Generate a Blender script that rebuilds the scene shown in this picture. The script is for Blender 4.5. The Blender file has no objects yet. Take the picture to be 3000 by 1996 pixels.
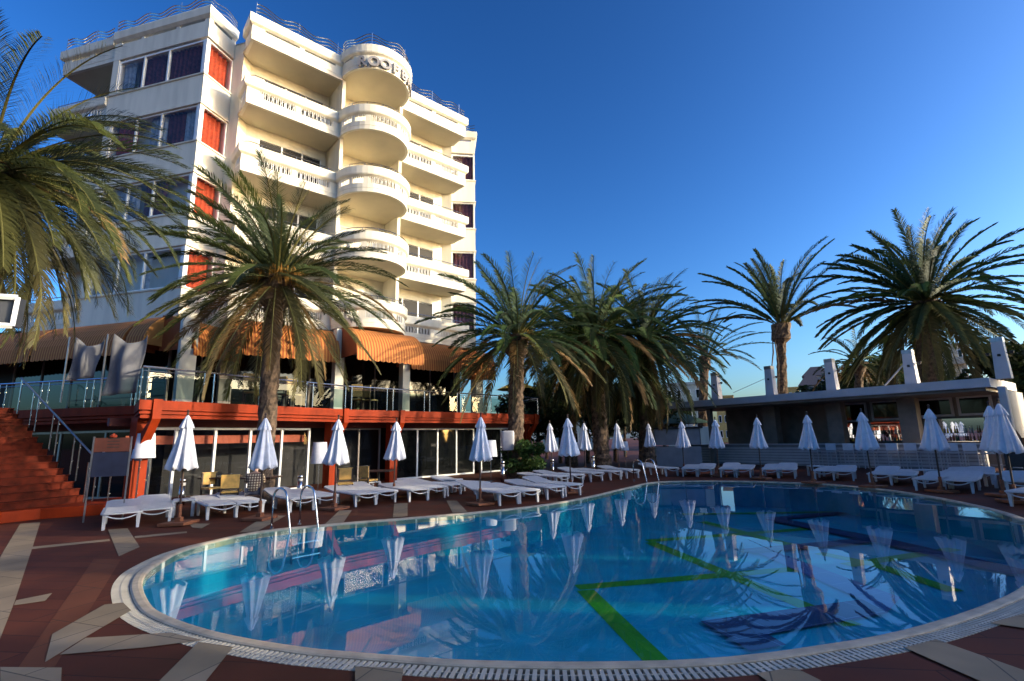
import bpy, math, random
from mathutils import Vector, Matrix
import numpy as np
random.seed(7)
R = math.radians
SC = bpy.context.scene
# ------------------------------------------------------------------ camera, sky, sun, exposure
CH, CF, CTH, CRO = 1.7, 1490.0, R(10.85), R(-1.18)
cam = bpy.data.objects.new('camera', bpy.data.cameras.new('camera'))
SC.collection.objects.link(cam)
c_, s_ = math.cos(CRO), math.sin(CRO)
ct, st = math.cos(CTH), math.sin(CTH)
X = Vector((c_, -st*s_, ct*s_)); Y = Vector((-s_, -st*c_, ct*c_)); Zf = Vector((0, ct, st))
M = Matrix.Identity(4)
for i in range(3):
    M[i][0], M[i][1], M[i][2] = X[i], Y[i], -Zf[i]
M[0][3], M[1][3], M[2][3] = 0, 0, CH
cam.matrix_world = M
cam.data.sensor_width = 36; cam.data.lens = CF/3000*36; cam.data.clip_end = 3000; cam.data.clip_start = .05
SC.camera = cam
SUN_AZ, SUN_EL = 100.0, 14.5         # azimuth from +Y towards +X
w = bpy.data.worlds.new('World'); SC.world = w; w.use_nodes = True
nt = w.node_tree; nt.nodes.clear()
sky = nt.nodes.new('ShaderNodeTexSky'); sky.sky_type = 'NISHITA'; sky.sun_disc = False
sky.sun_elevation = R(SUN_EL); sky.sun_rotation = R(SUN_AZ)
sky.air_density = 1.0; sky.dust_density = 2.2; sky.ozone_density = 4.0; sky.altitude = 0
bg = nt.nodes.new('ShaderNodeBackground'); bg.inputs[1].default_value = 0.106
wo = nt.nodes.new('ShaderNodeOutputWorld')
gm = nt.nodes.new('ShaderNodeGamma'); gm.inputs[1].default_value = 1.6
hs = nt.nodes.new('ShaderNodeHueSaturation'); hs.inputs['Saturation'].default_value = 1.06
nt.links.new(sky.outputs[0], gm.inputs[0]); nt.links.new(gm.outputs[0], hs.inputs['Color']); nt.links.new(hs.outputs[0], bg.inputs[0]); nt.links.new(bg.outputs[0], wo.inputs[0])
sd = Vector((math.sin(R(SUN_AZ))*math.cos(R(SUN_EL)), math.cos(R(SUN_AZ))*math.cos(R(SUN_EL)), math.sin(R(SUN_EL))))
sl = bpy.data.lights.new('sun', 'SUN'); sl.energy = 3.25; sl.angle = R(0.5); sl.color = (1.0, .86, .60)
so = bpy.data.objects.new('sun', sl); SC.collection.objects.link(so)
so.rotation_euler = sd.to_track_quat('Z', 'Y').to_euler(); so.location = (60, -10, 40)
SC.view_settings.view_transform = 'Standard'; SC.view_settings.look = 'None'
SC.view_settings.gamma = 1; SC.view_settings.exposure = 0.5
SC.render.engine = 'CYCLES'

# ------------------------------------------------------------------ photo measurements -> metres
def ray(px, py):
    x = px-1500; y = -(py-998)
    x, y = c_*x-s_*y, s_*x+c_*y
    return (x, ct*CF-st*y, st*CF+ct*y)
def G(px, py, z=0.0):
    r = ray(px, py); t = (z-CH)/r[2]
    return (r[0]*t, r[1]*t)
def AT(px, py, d):                       # point at horizontal distance d
    r = ray(px, py); t = d/math.hypot(r[0], r[1])
    return (r[0]*t, r[1]*t, CH+r[2]*t)
# ------------------------------------------------------------------ scene graph helpers
COL = SC.collection
def thing(name, label, cat, loc=(0, 0, 0), rz=0, group=None):
    o = bpy.data.objects.new(name, None); COL.objects.link(o)
    o.location = loc if len(loc) == 3 else (loc[0], loc[1], 0); o.rotation_euler = (0, 0, rz)
    o.empty_display_size = .3
    o['label'] = label; o['category'] = cat
    if group: o['group'] = group
    return o
def tag(o, label=None, cat=None, group=None, kind=None):
    for k, v in (('label', label), ('category', cat), ('group', group), ('kind', kind)):
        if v: o[k] = v
    return o
def mat_of(o):
    m = Matrix.Translation(o.location) @ o.rotation_euler.to_matrix().to_4x4()
    if o.parent: m = mat_of(o.parent) @ o.matrix_parent_inverse @ m
    return m
def children(o): return [c for c in bpy.data.objects if c.parent == o]
def copy_tree(o, loc, rz, label=None, scale=None):
    kids = children(o)
    r = o.copy(); COL.objects.link(r); r.location = loc; r.rotation_euler = (0, 0, rz)
    if scale: r.scale = (scale,)*3
    if label: r['label'] = label
    for ch in kids:
        g = children(ch)
        c = ch.copy(); COL.objects.link(c); c.parent = r
        for gg in g:
            d = gg.copy(); COL.objects.link(d); d.parent = c
    return r
class MB:
    def __init__(s): s.v = []; s.f = []; s.col = None
    def add(s, vs, fs):
        b = len(s.v); s.v.extend(vs); s.f.extend([tuple(i+b for i in f) for f in fs]); return s
    def box(s, x0, x1, y0, y1, z0, z1):
        return s.add([(x0,y0,z0),(x1,y0,z0),(x1,y1,z0),(x0,y1,z0),(x0,y0,z1),(x1,y0,z1),(x1,y1,z1),(x0,y1,z1)],
              [(0,3,2,1),(4,5,6,7),(0,1,5,4),(1,2,6,5),(2,3,7,6),(3,0,4,7)])
    def prism(s, poly, z0, z1):
        n = len(poly)
        a = sum(poly[i][0]*poly[(i+1)%n][1]-poly[(i+1)%n][0]*poly[i][1] for i in range(n))
        if a < 0: poly = poly[::-1]
        vs = [(p[0], p[1], z0) for p in poly]+[(p[0], p[1], z1) for p in poly]
        fs = [tuple(range(n))[::-1], tuple(range(n, 2*n))]+[(i, (i+1)%n, n+(i+1)%n, n+i) for i in range(n)]
        return s.add(vs, fs)
    def wall(s, p, q, z0, z1, t=.1, off=0.0):     # thickness centred on off to the left of p->q
        dx, dy = q[0]-p[0], q[1]-p[1]; L = math.hypot(dx, dy) or 1; nx, ny = -dy/L, dx/L
        a, b = off-t/2, off+t/2
        return s.prism([(p[0]+nx*a, p[1]+ny*a), (q[0]+nx*a, q[1]+ny*a), (q[0]+nx*b, q[1]+ny*b), (p[0]+nx*b, p[1]+ny*b)], z0, z1)
    def quad(s, p, q, z0, z1): return s.add([(*p, z0), (*q, z0), (*q, z1), (*p, z1)], [(0, 1, 2, 3)])
    def tube(s, pts, r, n=8, closed=False, taper=None):
        P = [Vector(p) for p in pts]; m = len(P); base = len(s.v); up = None
        for i, p in enumerate(P):
            d = (P[min(i+1, m-1)]-P[max(i-1, 0)])
            if closed: d = P[(i+1) % m]-P[i-1]
            d.normalize()
            if up is None:
                up = Vector((0, 0, 1)) if abs(d.z) < .9 else Vector((1, 0, 0))
            a = d.cross(up).normalized(); b = a.cross(d).normalized(); up = b
            rr = r if taper is None else r*taper[i]
            for k in range(n):
                t = 2*math.pi*k/n
                s.v.append(tuple(p+a*(math.cos(t)*rr)+b*(math.sin(t)*rr)))
        for i in range(m-1 if not closed else m):
            j = (i+1) % m
            for k in range(n):
                l = (k+1) % n
                s.f.append((base+i*n+k, base+i*n+l, base+j*n+l, base+j*n+k))
        if not closed:
            s.f.append(tuple(base+k for k in range(n))[::-1]); s.f.append(tuple(base+(m-1)*n+k for k in range(n)))
        return s
    def lathe(s, prof, c=(0, 0, 0), n=24, cap=True):
        base = len(s.v)
        for (r, z) in prof:
            for k in range(n):
                t = 2*math.pi*k/n
                s.v.append((c[0]+r*math.cos(t), c[1]+r*math.sin(t), c[2]+z))
        for i in range(len(prof)-1):
            for k in range(n):
                l = (k+1) % n
                s.f.append((base+i*n+k, base+i*n+l, base+(i+1)*n+l, base+(i+1)*n+k))
        if cap:
            s.f.append(tuple(base+k for k in range(n))[::-1]); m = len(prof)-1
            s.f.append(tuple(base+m*n+k for k in range(n)))
        return s
    def sweep(s, path, prof, closed=False):       # prof: (out, z) closed loop; out = to the right of the path direction
        n = len(path); m = len(prof); base = len(s.v)
        for i, p in enumerate(path):
            def dr(a, b):
                d = Vector((b[0]-a[0], b[1]-a[1])); return d.normalized()
            if closed: d0 = dr(path[i-1], p); d1 = dr(p, path[(i+1) % n])
            else:
                d0 = dr(path[i-1], p) if i else dr(p, path[1]); d1 = dr(p, path[i+1]) if i < n-1 else d0
            n0 = Vector((d0.y, -d0.x)); n1 = Vector((d1.y, -d1.x)); mt = (n0+n1)
            mt = mt/max(mt.length_squared/2, .35) if mt.length > .01 else n0
            for (o, z) in prof: s.v.append((p[0]+mt.x*o, p[1]+mt.y*o, z))
        for i in range(n if closed else n-1):
            j = (i+1) % n
            for k in range(m):
                l = (k+1) % m
                s.f.append((base+i*m+k, base+j*m+k, base+j*m+l, base+i*m+l))
        if not closed:
            s.f.append(tuple(base+k for k in range(m))); s.f.append(tuple(base+(n-1)*m+k for k in range(m))[::-1])
        return s
    def build(s, name, mat, parent=None, world=True, smooth=False, bevel=0, colors=None):
        me = bpy.data.meshes.new(name); me.from_pydata(s.v, [], s.f); me.materials.append(mat)
        if smooth:
            for p in me.polygons: p.use_smooth = True
        if colors is not None:
            ca = me.color_attributes.new('tint', 'FLOAT_COLOR', 'POINT')
            ca.data.foreach_set('color', np.asarray(colors, dtype=np.float32).ravel())
        o = bpy.data.objects.new(name, me); COL.objects.link(o)
        if bevel:
            b = o.modifiers.new('bevel', 'BEVEL'); b.width = bevel; b.segments = 2; b.limit_method = 'ANGLE'
        if parent:
            o.parent = parent
            if world: o.matrix_parent_inverse = mat_of(parent).inverted()
        return o
def rect_out(a, b, z0, z1): return [(a, z0), (b, z0), (b, z1), (a, z1)]
# ------------------------------------------------------------------ materials
MATS = {}
def mat(name, col, rough=.6, var=.12, scale=6.0, streak=0, metal=0, spec=.5, bump=0, bscale=40, fine=0.0, coat=0, trans=0, dirt=None):
    m = bpy.data.materials.new(name); m.use_nodes = True; n = m.node_tree; b = n.nodes['Principled BSDF']
    b.inputs['Roughness'].default_value = rough; b.inputs['Metallic'].default_value = metal
    b.inputs['Specular IOR Level'].default_value = spec
    if coat: b.inputs['Coat Weight'].default_value = coat
    tc = n.nodes.new('ShaderNodeTexCoord'); no = n.nodes.new('ShaderNodeTexNoise'); no.inputs['Scale'].default_value = scale
    no.inputs['Detail'].default_value = 6
    if streak:
        mp = n.nodes.new('ShaderNodeMapping'); mp.inputs['Scale'].default_value = (1, 1, streak); n.links.new(tc.outputs['Object'], mp.inputs['Vector']); n.links.new(mp.outputs[0], no.inputs['Vector'])
    else: n.links.new(tc.outputs['Object'], no.inputs['Vector'])
    mx = n.nodes.new('ShaderNodeMix'); mx.data_type = 'RGBA'
    lo = [max(0, c*(1-var*1.6)) for c in col]; hi = [min(1, c*(1+var)) for c in col]
    if dirt: lo = list(dirt)
    mx.inputs['A'].default_value = (*lo, 1); mx.inputs['B'].default_value = (*hi, 1)
    cr = n.nodes.new('ShaderNodeMapRange'); cr.inputs['From Min'].default_value = .3; cr.inputs['From Max'].default_value = .62
    n.links.new(no.outputs['Fac'], cr.inputs['Value']); n.links.new(cr.outputs['Result'], mx.inputs['Factor'])
    n.links.new(mx.outputs['Result'], b.inputs['Base Color'])
    if bump:
        n2 = n.nodes.new('ShaderNodeTexNoise'); n2.inputs['Scale'].default_value = bscale; n2.inputs['Detail'].default_value = 5
        n.links.new(tc.outputs['Object'], n2.inputs['Vector'])
        bp = n.nodes.new('ShaderNodeBump'); bp.inputs['Strength'].default_value = bump; bp.inputs['Distance'].default_value = .02
        n.links.new(n2.outputs['Fac'], bp.inputs['Height']); n.links.new(bp.outputs['Normal'], b.inputs['Normal'])
    MATS[name] = m
    return m
def schlick(n, f0, bump=None):
    ge = n.nodes.new('ShaderNodeNewGeometry'); dp = n.nodes.new('ShaderNodeVectorMath'); dp.operation = 'DOT_PRODUCT'
    n.links.new(ge.outputs['Incoming'], dp.inputs[0]); n.links.new(bump if bump else ge.outputs['Normal'], dp.inputs[1])
    ab = n.nodes.new('ShaderNodeMath'); ab.operation = 'ABSOLUTE'; n.links.new(dp.outputs['Value'], ab.inputs[0])
    su = n.nodes.new('ShaderNodeMath'); su.operation = 'SUBTRACT'; su.inputs[0].default_value = 1; su.use_clamp = True; n.links.new(ab.outputs[0], su.inputs[1])
    pw = n.nodes.new('ShaderNodeMath'); pw.operation = 'POWER'; pw.inputs[1].default_value = 5; n.links.new(su.outputs[0], pw.inputs[0])
    ma = n.nodes.new('ShaderNodeMath'); ma.operation = 'MULTIPLY_ADD'; ma.inputs[1].default_value = 1-f0; ma.inputs[2].default_value = f0; n.links.new(pw.outputs[0], ma.inputs[0])
    return ma
def glass(name, tint, refl_rough=.0, ior=1.5, mul=1.0):
    m = bpy.data.materials.new(name); m.use_nodes = True; n = m.node_tree; n.nodes.clear()
    o = n.nodes.new('ShaderNodeOutputMaterial'); mx = n.nodes.new('ShaderNodeMixShader'); t = n.nodes.new('ShaderNodeBsdfTransparent')
    g = n.nodes.new('ShaderNodeBsdfGlossy'); f = schlick(n, ((ior-1)/(ior+1))**2)
    t.inputs[0].default_value = (*tint, 1); g.inputs['Roughness'].default_value = refl_rough
    ma = n.nodes.new('ShaderNodeMath'); ma.operation = 'MULTIPLY'; ma.inputs[1].default_value = mul; ma.use_clamp = True
    n.links.new(f.outputs[0], ma.inputs[0]); n.links.new(ma.outputs[0], mx.inputs[0]); n.links.new(t.outputs[0], mx.inputs[1]); n.links.new(g.outputs[0], mx.inputs[2])
    n.links.new(mx.outputs[0], o.inputs[0]); return m
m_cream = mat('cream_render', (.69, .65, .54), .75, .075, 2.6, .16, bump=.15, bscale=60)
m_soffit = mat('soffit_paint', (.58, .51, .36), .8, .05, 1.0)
m_white = mat('white_aluminium', (.78, .78, .76), .35, .04, 5)
m_plastic = mat('white_plastic', (.50, .50, .51), .45, .06, 9)
m_canvas = mat('white_canvas', (.66, .66, .70), .85, .05, 9, bump=.2, bscale=25)
m_red = mat('orange_red_paint', (.25, .026, .004), .6, .2, 2.5, .4, spec=.12, bump=.08)
m_dkred = mat('dark_red_paint', (.14, .022, .012), .6, .12, 3)
m_steel = mat('brushed_steel', (.62, .62, .62), .22, .1, 14, metal=1)
m_dsteel = mat('dull_steel', (.30, .30, .31), .35, .1, 12, metal=.8)
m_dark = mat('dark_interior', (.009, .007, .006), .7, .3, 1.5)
m_black = mat('black_plastic', (.02, .02, .022), .4, .2, 5)
m_wood = mat('dark_wood', (.045, .022, .014), .5, .25, 12)
m_yellow = mat('yellow_wood', (.62, .36, .09), .45, .15, 8)
m_wicker = mat('wicker', (.40, .27, .10), .6, .3, 30)
m_grey = mat('grey_paint', (.27, .26, .27), .6, .1, 2)
m_lgrey = mat('light_grey_paint', (.50, .48, .49), .55, .06, 2)
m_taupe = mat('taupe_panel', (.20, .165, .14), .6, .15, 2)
m_stone = mat('pale_stone', (.44, .36, .26), .6, .16, 5, bump=.2, bscale=30)
m_grate = mat('white_grating', (.44, .40, .33), .5, .1, 4)
m_trunk = mat('palm_bark', (.105, .068, .042), .9, .5, 7, bump=1.0, bscale=18)
m_base = mat('terracotta_base', (.20, .065, .025), .7, .2, 5)
m_concrete = mat('concrete', (.35, .33, .30), .8, .12, 2, bump=.2)
m_skin = mat('skin', (.45, .26, .18), .5, .08, 8)
m_hair = mat('dark_hair', (.02, .015, .012), .6, .2, 20)
m_denim = mat('dark_trousers', (.03, .035, .06), .8, .2, 20)
m_glass = glass('clear_glass', (.45, .56, .55), 0, 1.5, .9)
m_pane = glass('window_glass', (.80, .82, .84), 0, 1.5, .9)
m_mirror = mat('dark_glass', (.006, .007, .007), .04, .1, 1, spec=.4)
def m_color_attr(name, rough, trans=.35):
    m = bpy.data.materials.new(name); m.use_nodes = True; n = m.node_tree; b = n.nodes['Principled BSDF']
    a = n.nodes.new('ShaderNodeAttribute'); a.attribute_name = 'tint'
    b.inputs['Roughness'].default_value = rough; b.inputs['Specular IOR Level'].default_value = .2
    n.links.new(a.outputs['Color'], b.inputs['Base Color'])
    o = n.nodes['Material Output']; t = n.nodes.new('ShaderNodeBsdfTranslucent'); mx = n.nodes.new('ShaderNodeMixShader')
    mx.inputs[0].default_value = trans
    n.links.new(a.outputs['Color'], t.inputs[0]); n.links.new(b.outputs[0], mx.inputs[1]); n.links.new(t.outputs[0], mx.inputs[2])
    n.links.new(mx.outputs[0], o.inputs[0]); return m
m_frond = m_color_attr('palm_leaflets', .6, .14)
m_leaf = m_color_attr('broad_leaves', .5, .3)
def fabric(name, c1, c2, scale, axis='X', dist=0.0, rough=.8, sharp=False):
    m = bpy.data.materials.new(name); m.use_nodes = True; n = m.node_tree; b = n.nodes['Principled BSDF']; b.inputs['Roughness'].default_value = rough
    tc = n.nodes.new('ShaderNodeTexCoord'); w_ = n.nodes.new('ShaderNodeTexWave'); w_.bands_direction = axis
    w_.inputs['Scale'].default_value = scale; w_.inputs['Distortion'].default_value = dist; w_.inputs['Detail'].default_value = 1
    n.links.new(tc.outputs['Object'], w_.inputs['Vector'])
    r = n.nodes.new('ShaderNodeMapRange'); r.inputs['From Min'].default_value = .45 if sharp else 0; r.inputs['From Max'].default_value = .55 if sharp else 1
    mx = n.nodes.new('ShaderNodeMix'); mx.data_type = 'RGBA'; mx.inputs['A'].default_value = (*c1, 1); mx.inputs['B'].default_value = (*c2, 1)
    n.links.new(w_.outputs['Fac'], r.inputs['Value']); n.links.new(r.outputs['Result'], mx.inputs['Factor']); n.links.new(mx.outputs['Result'], b.inputs['Base Color'])
    return m
m_awn = fabric('striped_awning_cloth', (.30, .065, .010), (.50, .20, .04), 2.6, 'X', 0, .8, True)
m_cur_o = mat('orange_curtain', (.36, .042, .010), .85, .2, 8)
m_cur_p = mat('plum_curtain', (.12, .030, .034), .85, .3, 8)
m_cur_r = mat('rose_curtain', (.38, .09, .12), .85, .2, 8)
m_sheer = mat('sheer_curtain', (.42, .46, .50), .85, .2, 8)
# plaid
m_plaid = bpy.data.materials.new('plaid_shirt'); m_plaid.use_nodes = True
n = m_plaid.node_tree; b = n.nodes['Principled BSDF']; b.inputs['Roughness'].default_value = .85
tc = n.nodes.new('ShaderNodeTexCoord'); ws = []
for ax in ('X', 'Z'):
    q = n.nodes.new('ShaderNodeTexWave'); q.bands_direction = ax; q.inputs['Scale'].default_value = 4.2
    n.links.new(tc.outputs['Object'], q.inputs['Vector']); ws.append(q)
mu = n.nodes.new('ShaderNodeMath'); mu.operation = 'MULTIPLY'
n.links.new(ws[0].outputs['Fac'], mu.inputs[0]); n.links.new(ws[1].outputs['Fac'], mu.inputs[1])
mx = n.nodes.new('ShaderNodeMix'); mx.data_type = 'RGBA'; mx.inputs['A'].default_value = (.09, .045, .03, 1); mx.inputs['B'].default_value = (.75, .60, .38, 1)
n.links.new(mu.outputs[0], mx.inputs['Factor']); n.links.new(mx.outputs['Result'], b.inputs['Base Color'])
# tiled deck
def tiles(name, c1, c2, mort, sx, sy, rot, rough=.45, var=.35):
    m = bpy.data.materials.new(name); m.use_nodes = True; n = m.node_tree; b = n.nodes['Principled BSDF']; b.inputs['Specular IOR Level'].default_value = .15
    tc = n.nodes.new('ShaderNodeTexCoord'); mp = n.nodes.new('ShaderNodeMapping'); mp.inputs['Rotation'].default_value = (0, 0, rot)
    n.links.new(tc.outputs['Object'], mp.inputs['Vector'])
    br = n.nodes.new('ShaderNodeTexBrick'); br.inputs['Color1'].default_value = (*c1, 1); br.inputs['Color2'].default_value = (*c2, 1)
    br.inputs['Mortar'].default_value = (*mort, 1); br.inputs['Scale'].default_value = 1; br.inputs['Brick Width'].default_value = sx
    br.inputs['Row Height'].default_value = sy; br.inputs['Mortar Size'].default_value = .006; br.offset = 0.5
    n.links.new(mp.outputs[0], br.inputs['Vector'])
    no = n.nodes.new('ShaderNodeTexNoise'); no.inputs['Scale'].default_value = 1.3; no.inputs['Detail'].default_value = 8
    n.links.new(tc.outputs['Object'], no.inputs['Vector'])
    mr = n.nodes.new('ShaderNodeMapRange'); mr.inputs['From Min'].default_value = .3; mr.inputs['From Max'].default_value = .7
    mr.inputs['To Min'].default_value = 1-var; mr.inputs['To Max'].default_value = 1+var
    n.links.new(no.outputs['Fac'], mr.inputs['Value'])
    mm = n.nodes.new('ShaderNodeMix'); mm.data_type = 'RGBA'; mm.blend_type = 'MULTIPLY'; mm.inputs['Factor'].default_value = 1
    n.links.new(br.outputs['Color'], mm.inputs['A']); n.links.new(mr.outputs['Result'], mm.inputs['B'])
    n.links.new(mm.outputs['Result'], b.inputs['Base Color'])
    mr2 = n.nodes.new('ShaderNodeMapRange'); mr2.inputs['To Min'].default_value = rough-.12; mr2.inputs['To Max'].default_value = rough+.2
    n.links.new(no.outputs['Fac'], mr2.inputs['Value']); n.links.new(mr2.outputs['Result'], b.inputs['Roughness'])
    bp = n.nodes.new('ShaderNodeBump'); bp.inputs['Strength'].default_value = .3; bp.inputs['Distance'].default_value = .004; bp.invert = True
    n.links.new(br.outputs['Fac'], bp.inputs['Height']); n.links.new(bp.outputs['Normal'], b.inputs['Normal'])
    return m
m_deck = tiles('terracotta_paving', (.085, .023, .012), (.108, .030, .015), (.03, .014, .010), 1.6, .34, R(8), .66, .3)
m_beige = tiles('beige_paving', (.25, .185, .115), (.30, .22, .14), (.10, .08, .06), .62, .9, R(20), .66, .22)
m_mid = tiles('light_terracotta_paving', (.13, .042, .020), (.15, .050, .024), (.06, .03, .02), .62, .9, R(20), .66, .2)
m_poolf = tiles('blue_pool_tiles', (.008, .27, .42), (.010, .29, .45), (.04, .30, .44), .30, .30, R(12), .4, .18)
m_green = tiles('green_pool_tiles', (.06, .24, .01), (.07, .27, .012), (.05, .22, .05), .30, .30, R(12), .4, .15)
m_purple = tiles('purple_pool_tiles', (.030, .022, .10), (.036, .028, .12), (.16, .15, .3), .62, .62, R(-20), .4, .15)
m_lav = tiles('lavender_pool_tiles', (.10, .12, .30), (.11, .13, .34), (.2, .2, .4), .62, .62, R(-20), .4, .15)

# ------------------------------------------------------------------ ground, deck pattern and pool
def catmull(P, k=8):
    out = []; n = len(P)
    for i in range(n):
        p0, p1, p2, p3 = [np.array(P[(i+j-1) % n]) for j in range(4)]
        for t in np.linspace(0, 1, k, endpoint=False):
            out.append(tuple(.5*((2*p1)+(-p0+p2)*t+(2*p0-5*p1+4*p2-p3)*t*t+(-p0+3*p1-3*p2+p3)*t**3)))
    return out
EDGE = [(418,1716),(430,1682),(458,1659),(530,1618),(636,1587),(789,1557),(1040,1533),(1311,1511),(1570,1485),(1722,1459),(1841,1431),
        (1936,1413),(2155,1411),(2400,1419),(2572,1434),(2713,1455),(2848,1482),(2933,1504),(3000,1529)]
EDGE2 = [(3000,1714),(2891,1769),(2751,1818),(2581,1862),(2382,1895),(2212,1918),(2000,1935),(1700,1941),(1509,1939),(1297,1932),(1000,1909),(891,1898),(721,1871),(594,1841),(488,1803),(441,1769)]
pe = [G(*p) for p in EDGE]+[(9.0, 9.0), (8.0, 7.8)]+[G(*p) for p in EDGE2]
pool = catmull(pe, 6)
# resample evenly
def resample(P, n, closed=True):
    Q = P+[P[0]] if closed else P
    d = [0]
    for a, b2 in zip(Q, Q[1:]): d.append(d[-1]+math.dist(a, b2))
    out = []; j = 0
    for i in range(n):
        t = d[-1]*i/(n if closed else n-1)
        while j < len(d)-2 and d[j+1] < t: j += 1
        f = (t-d[j])/max(d[j+1]-d[j], 1e-9)
        out.append((Q[j][0]+(Q[j+1][0]-Q[j][0])*f, Q[j][1]+(Q[j+1][1]-Q[j][1])*f))
    return out
pool = resample(pool, 260)
area = sum(pool[i][0]*pool[(i+1) % 260][1]-pool[(i+1) % 260][0]*pool[i][1] for i in range(260))
if area < 0: pool = pool[::-1]            # counter-clockwise: right of direction = outwards
def offset(P, o):
    out = []; n = len(P)
    for i in range(n):
        a, b2 = P[i-1], P[(i+1) % n]; d = Vector((b2[0]-a[0], b2[1]-a[1])).normalized()
        out.append((P[i][0]+d.y*o, P[i][1]-d.x*o))
    return out
# deck sheet with the pool cut out: ring from pool outline to a big far circle
def gw(p):                                # the drain is wide on the near side and shrinks to a plain kerb at the back
    t = min(max((p[1]-7.6)/2.4, 0), 1); return .31-(.31-.15)*t*t*(3-2*t)
def offset_w(P, f0, f1=0.0):
    A = offset(P, 1.0); return [(p[0]+(a[0]-p[0])*(.135+(gw(p)-.135)*f0+f1), p[1]+(a[1]-p[1])*(.135+(gw(p)-.135)*f0+f1)) for p, a in zip(P, A)]
mb = MB(); inner = offset_w(pool, 1.0); cx, cy = 2.0, 11.5
rings = [inner]
for f in (1.25, 2.0, 4, 12, 60):
    rings.append([(cx+(p[0]-cx)*f, cy+(p[1]-cy)*f) for p in inner])
for rg in rings: mb.v += [(p[0], p[1], 0) for p in rg]
N = 260
for k in range(len(rings)-1):
    for i in range(N):
        j = (i+1) % N; mb.f.append((k*N+i, (k+1)*N+i, (k+1)*N+j, k*N+j))
tag(mb.build('ground', m_deck), kind='structure')
# pool shell
FZ = -.85
mb = MB(); mb.sweep(pool, [(0, -.10), (.02, -.10), (.02, FZ), (0, FZ)], closed=True)
tag(mb.build('pool_wall', m_poolf), kind='structure')
mb = MB(); mb.add([(p[0], p[1], FZ) for p in pool], [tuple(range(N))])
tag(mb.build('pool_floor', m_poolf), kind='structure')
# coping: rounded lip then drain grating
mb = MB(); mb.sweep(pool, [(.0, -.1), (.13, -.1), (.13, .010), (.11, .018), (.05, .020), (.015, .012), (0, -.005)], closed=True)
tag(mb.build('pool_coping', m_stone, smooth=False), kind='structure')
mb = MB(); oa, ob = offset(pool, .13), offset_w(pool, 1.0, .004)
for z in (-.10, -.09): mb.v += [(p[0], p[1], z) for p in oa]+[(p[0], p[1], z) for p in ob]
for i in range(260):
    j = (i+1) % 260
    mb.f += [(i, j, 260+j, 260+i), (520+i, 780+i, 780+j, 520+j)]
tag(mb.build('drain_channel', m_dkred), kind='structure')
mb = MB()
gp = resample(pool, 900)
o1, o2, o3, o4 = offset_w(gp, 0), offset_w(gp, .47), offset_w(gp, .53), offset_w(gp, .99)
for i in range(900):
    a = i; b2 = (i+1) % 900
    def lerp(p, q, t): return (p[0]+(q[0]-p[0])*t, p[1]+(q[1]-p[1])*t)
    if gw(gp[i]) < .2:
        mb.prism([o1[a], o4[a], o4[b2], o1[b2]], -.03, .004); continue
    for (A, B) in ((o1, o2), (o3, o4)):
        q = [A[a], B[a], lerp(B[a], B[b2], .56), lerp(A[a], A[b2], .56)]
        mb.prism(q, -.03, .004)
    mb.prism([o2[a], o3[a], o3[b2], o2[b2]], -.03, .004)
tag(mb.build('drain_grating', m_grate), kind='structure')
# water
wm = bpy.data.materials.new('pool_water'); wm.use_nodes = True; n = wm.node_tree; n.nodes.clear()
o = n.nodes.new('ShaderNodeOutputMaterial'); mx = n.nodes.new('ShaderNodeMixShader'); t = n.nodes.new('ShaderNodeBsdfTransparent')
g = n.nodes.new('ShaderNodeBsdfGlossy')
t.inputs[0].default_value = (.62, .99, 1.0, 1); g.inputs['Roughness'].default_value = 0.0
tc = n.nodes.new('ShaderNodeTexCoord'); n1 = n.nodes.new('ShaderNodeTexNoise'); n1.inputs['Scale'].default_value = 1.6; n1.inputs['Detail'].default_value = 3
bp = n.nodes.new('ShaderNodeBump'); bp.inputs['Strength'].default_value = .05; bp.inputs['Distance'].default_value = .007
n.links.new(tc.outputs['Object'], n1.inputs['Vector']); n.links.new(n1.outputs['Fac'], bp.inputs['Height'])
n.links.new(bp.outputs['Normal'], g.inputs['Normal']); f = schlick(n, .025, bp.outputs['Normal'])
n.links.new(f.outputs[0], mx.inputs[0]); n.links.new(t.outputs[0], mx.inputs[1]); n.links.new(g.outputs[0], mx.inputs[2]); n.links.new(mx.outputs[0], o.inputs[0])
mb = MB(); mb.add([(p[0], p[1], -.006) for p in offset(pool, .012)], [tuple(range(N))])
tag(mb.build('pool_water', wm), kind='structure')
def inside(p, P=pool):
    x, y = p; c = False
    for i in range(len(P)):
        a, b2 = P[i], P[i-1]
        if (a[1] > y) != (b2[1] > y) and x < (b2[0]-a[0])*(y-a[1])/(b2[1]-a[1])+a[0]: c = not c
    return c
# lines laid on the pool floor
def line_poly(pts, w_, z):     # pts metres, thick line polygon mitred
    mb = MB(); mb.sweep(pts, [(-w_/2, z), (w_/2, z)]); return mb
def floor_strip(pix, w_, m, name, z):
    pts = [G(px, py, FZ) for px, py in pix]
    pts = resample(pts, 60, False)
    segs = []; cur = []
    for p in pts:
        if inside(p): cur.append(p)
        else:
            if len(cur) > 1: segs.append(cur)
            cur = []
    if len(cur) > 1: segs.append(cur)
    mb = MB()
    for sg in segs:
        base = len(mb.v)
        for i, p in enumerate(sg):
            a, b2 = sg[max(i-1, 0)], sg[min(i+1, len(sg)-1)]; d = Vector((b2[0]-a[0], b2[1]-a[1])).normalized()
            mb.v += [(p[0]+d.y*w_/2, p[1]-d.x*w_/2, z), (p[0]-d.y*w_/2, p[1]+d.x*w_/2, z)]
        for i in range(len(sg)-1):
            mb.f.append((base+2*i, base+2*i+1, base+2*i+3, base+2*i+2))
    if mb.f: tag(mb.build(name, m), kind='structure')
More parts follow.
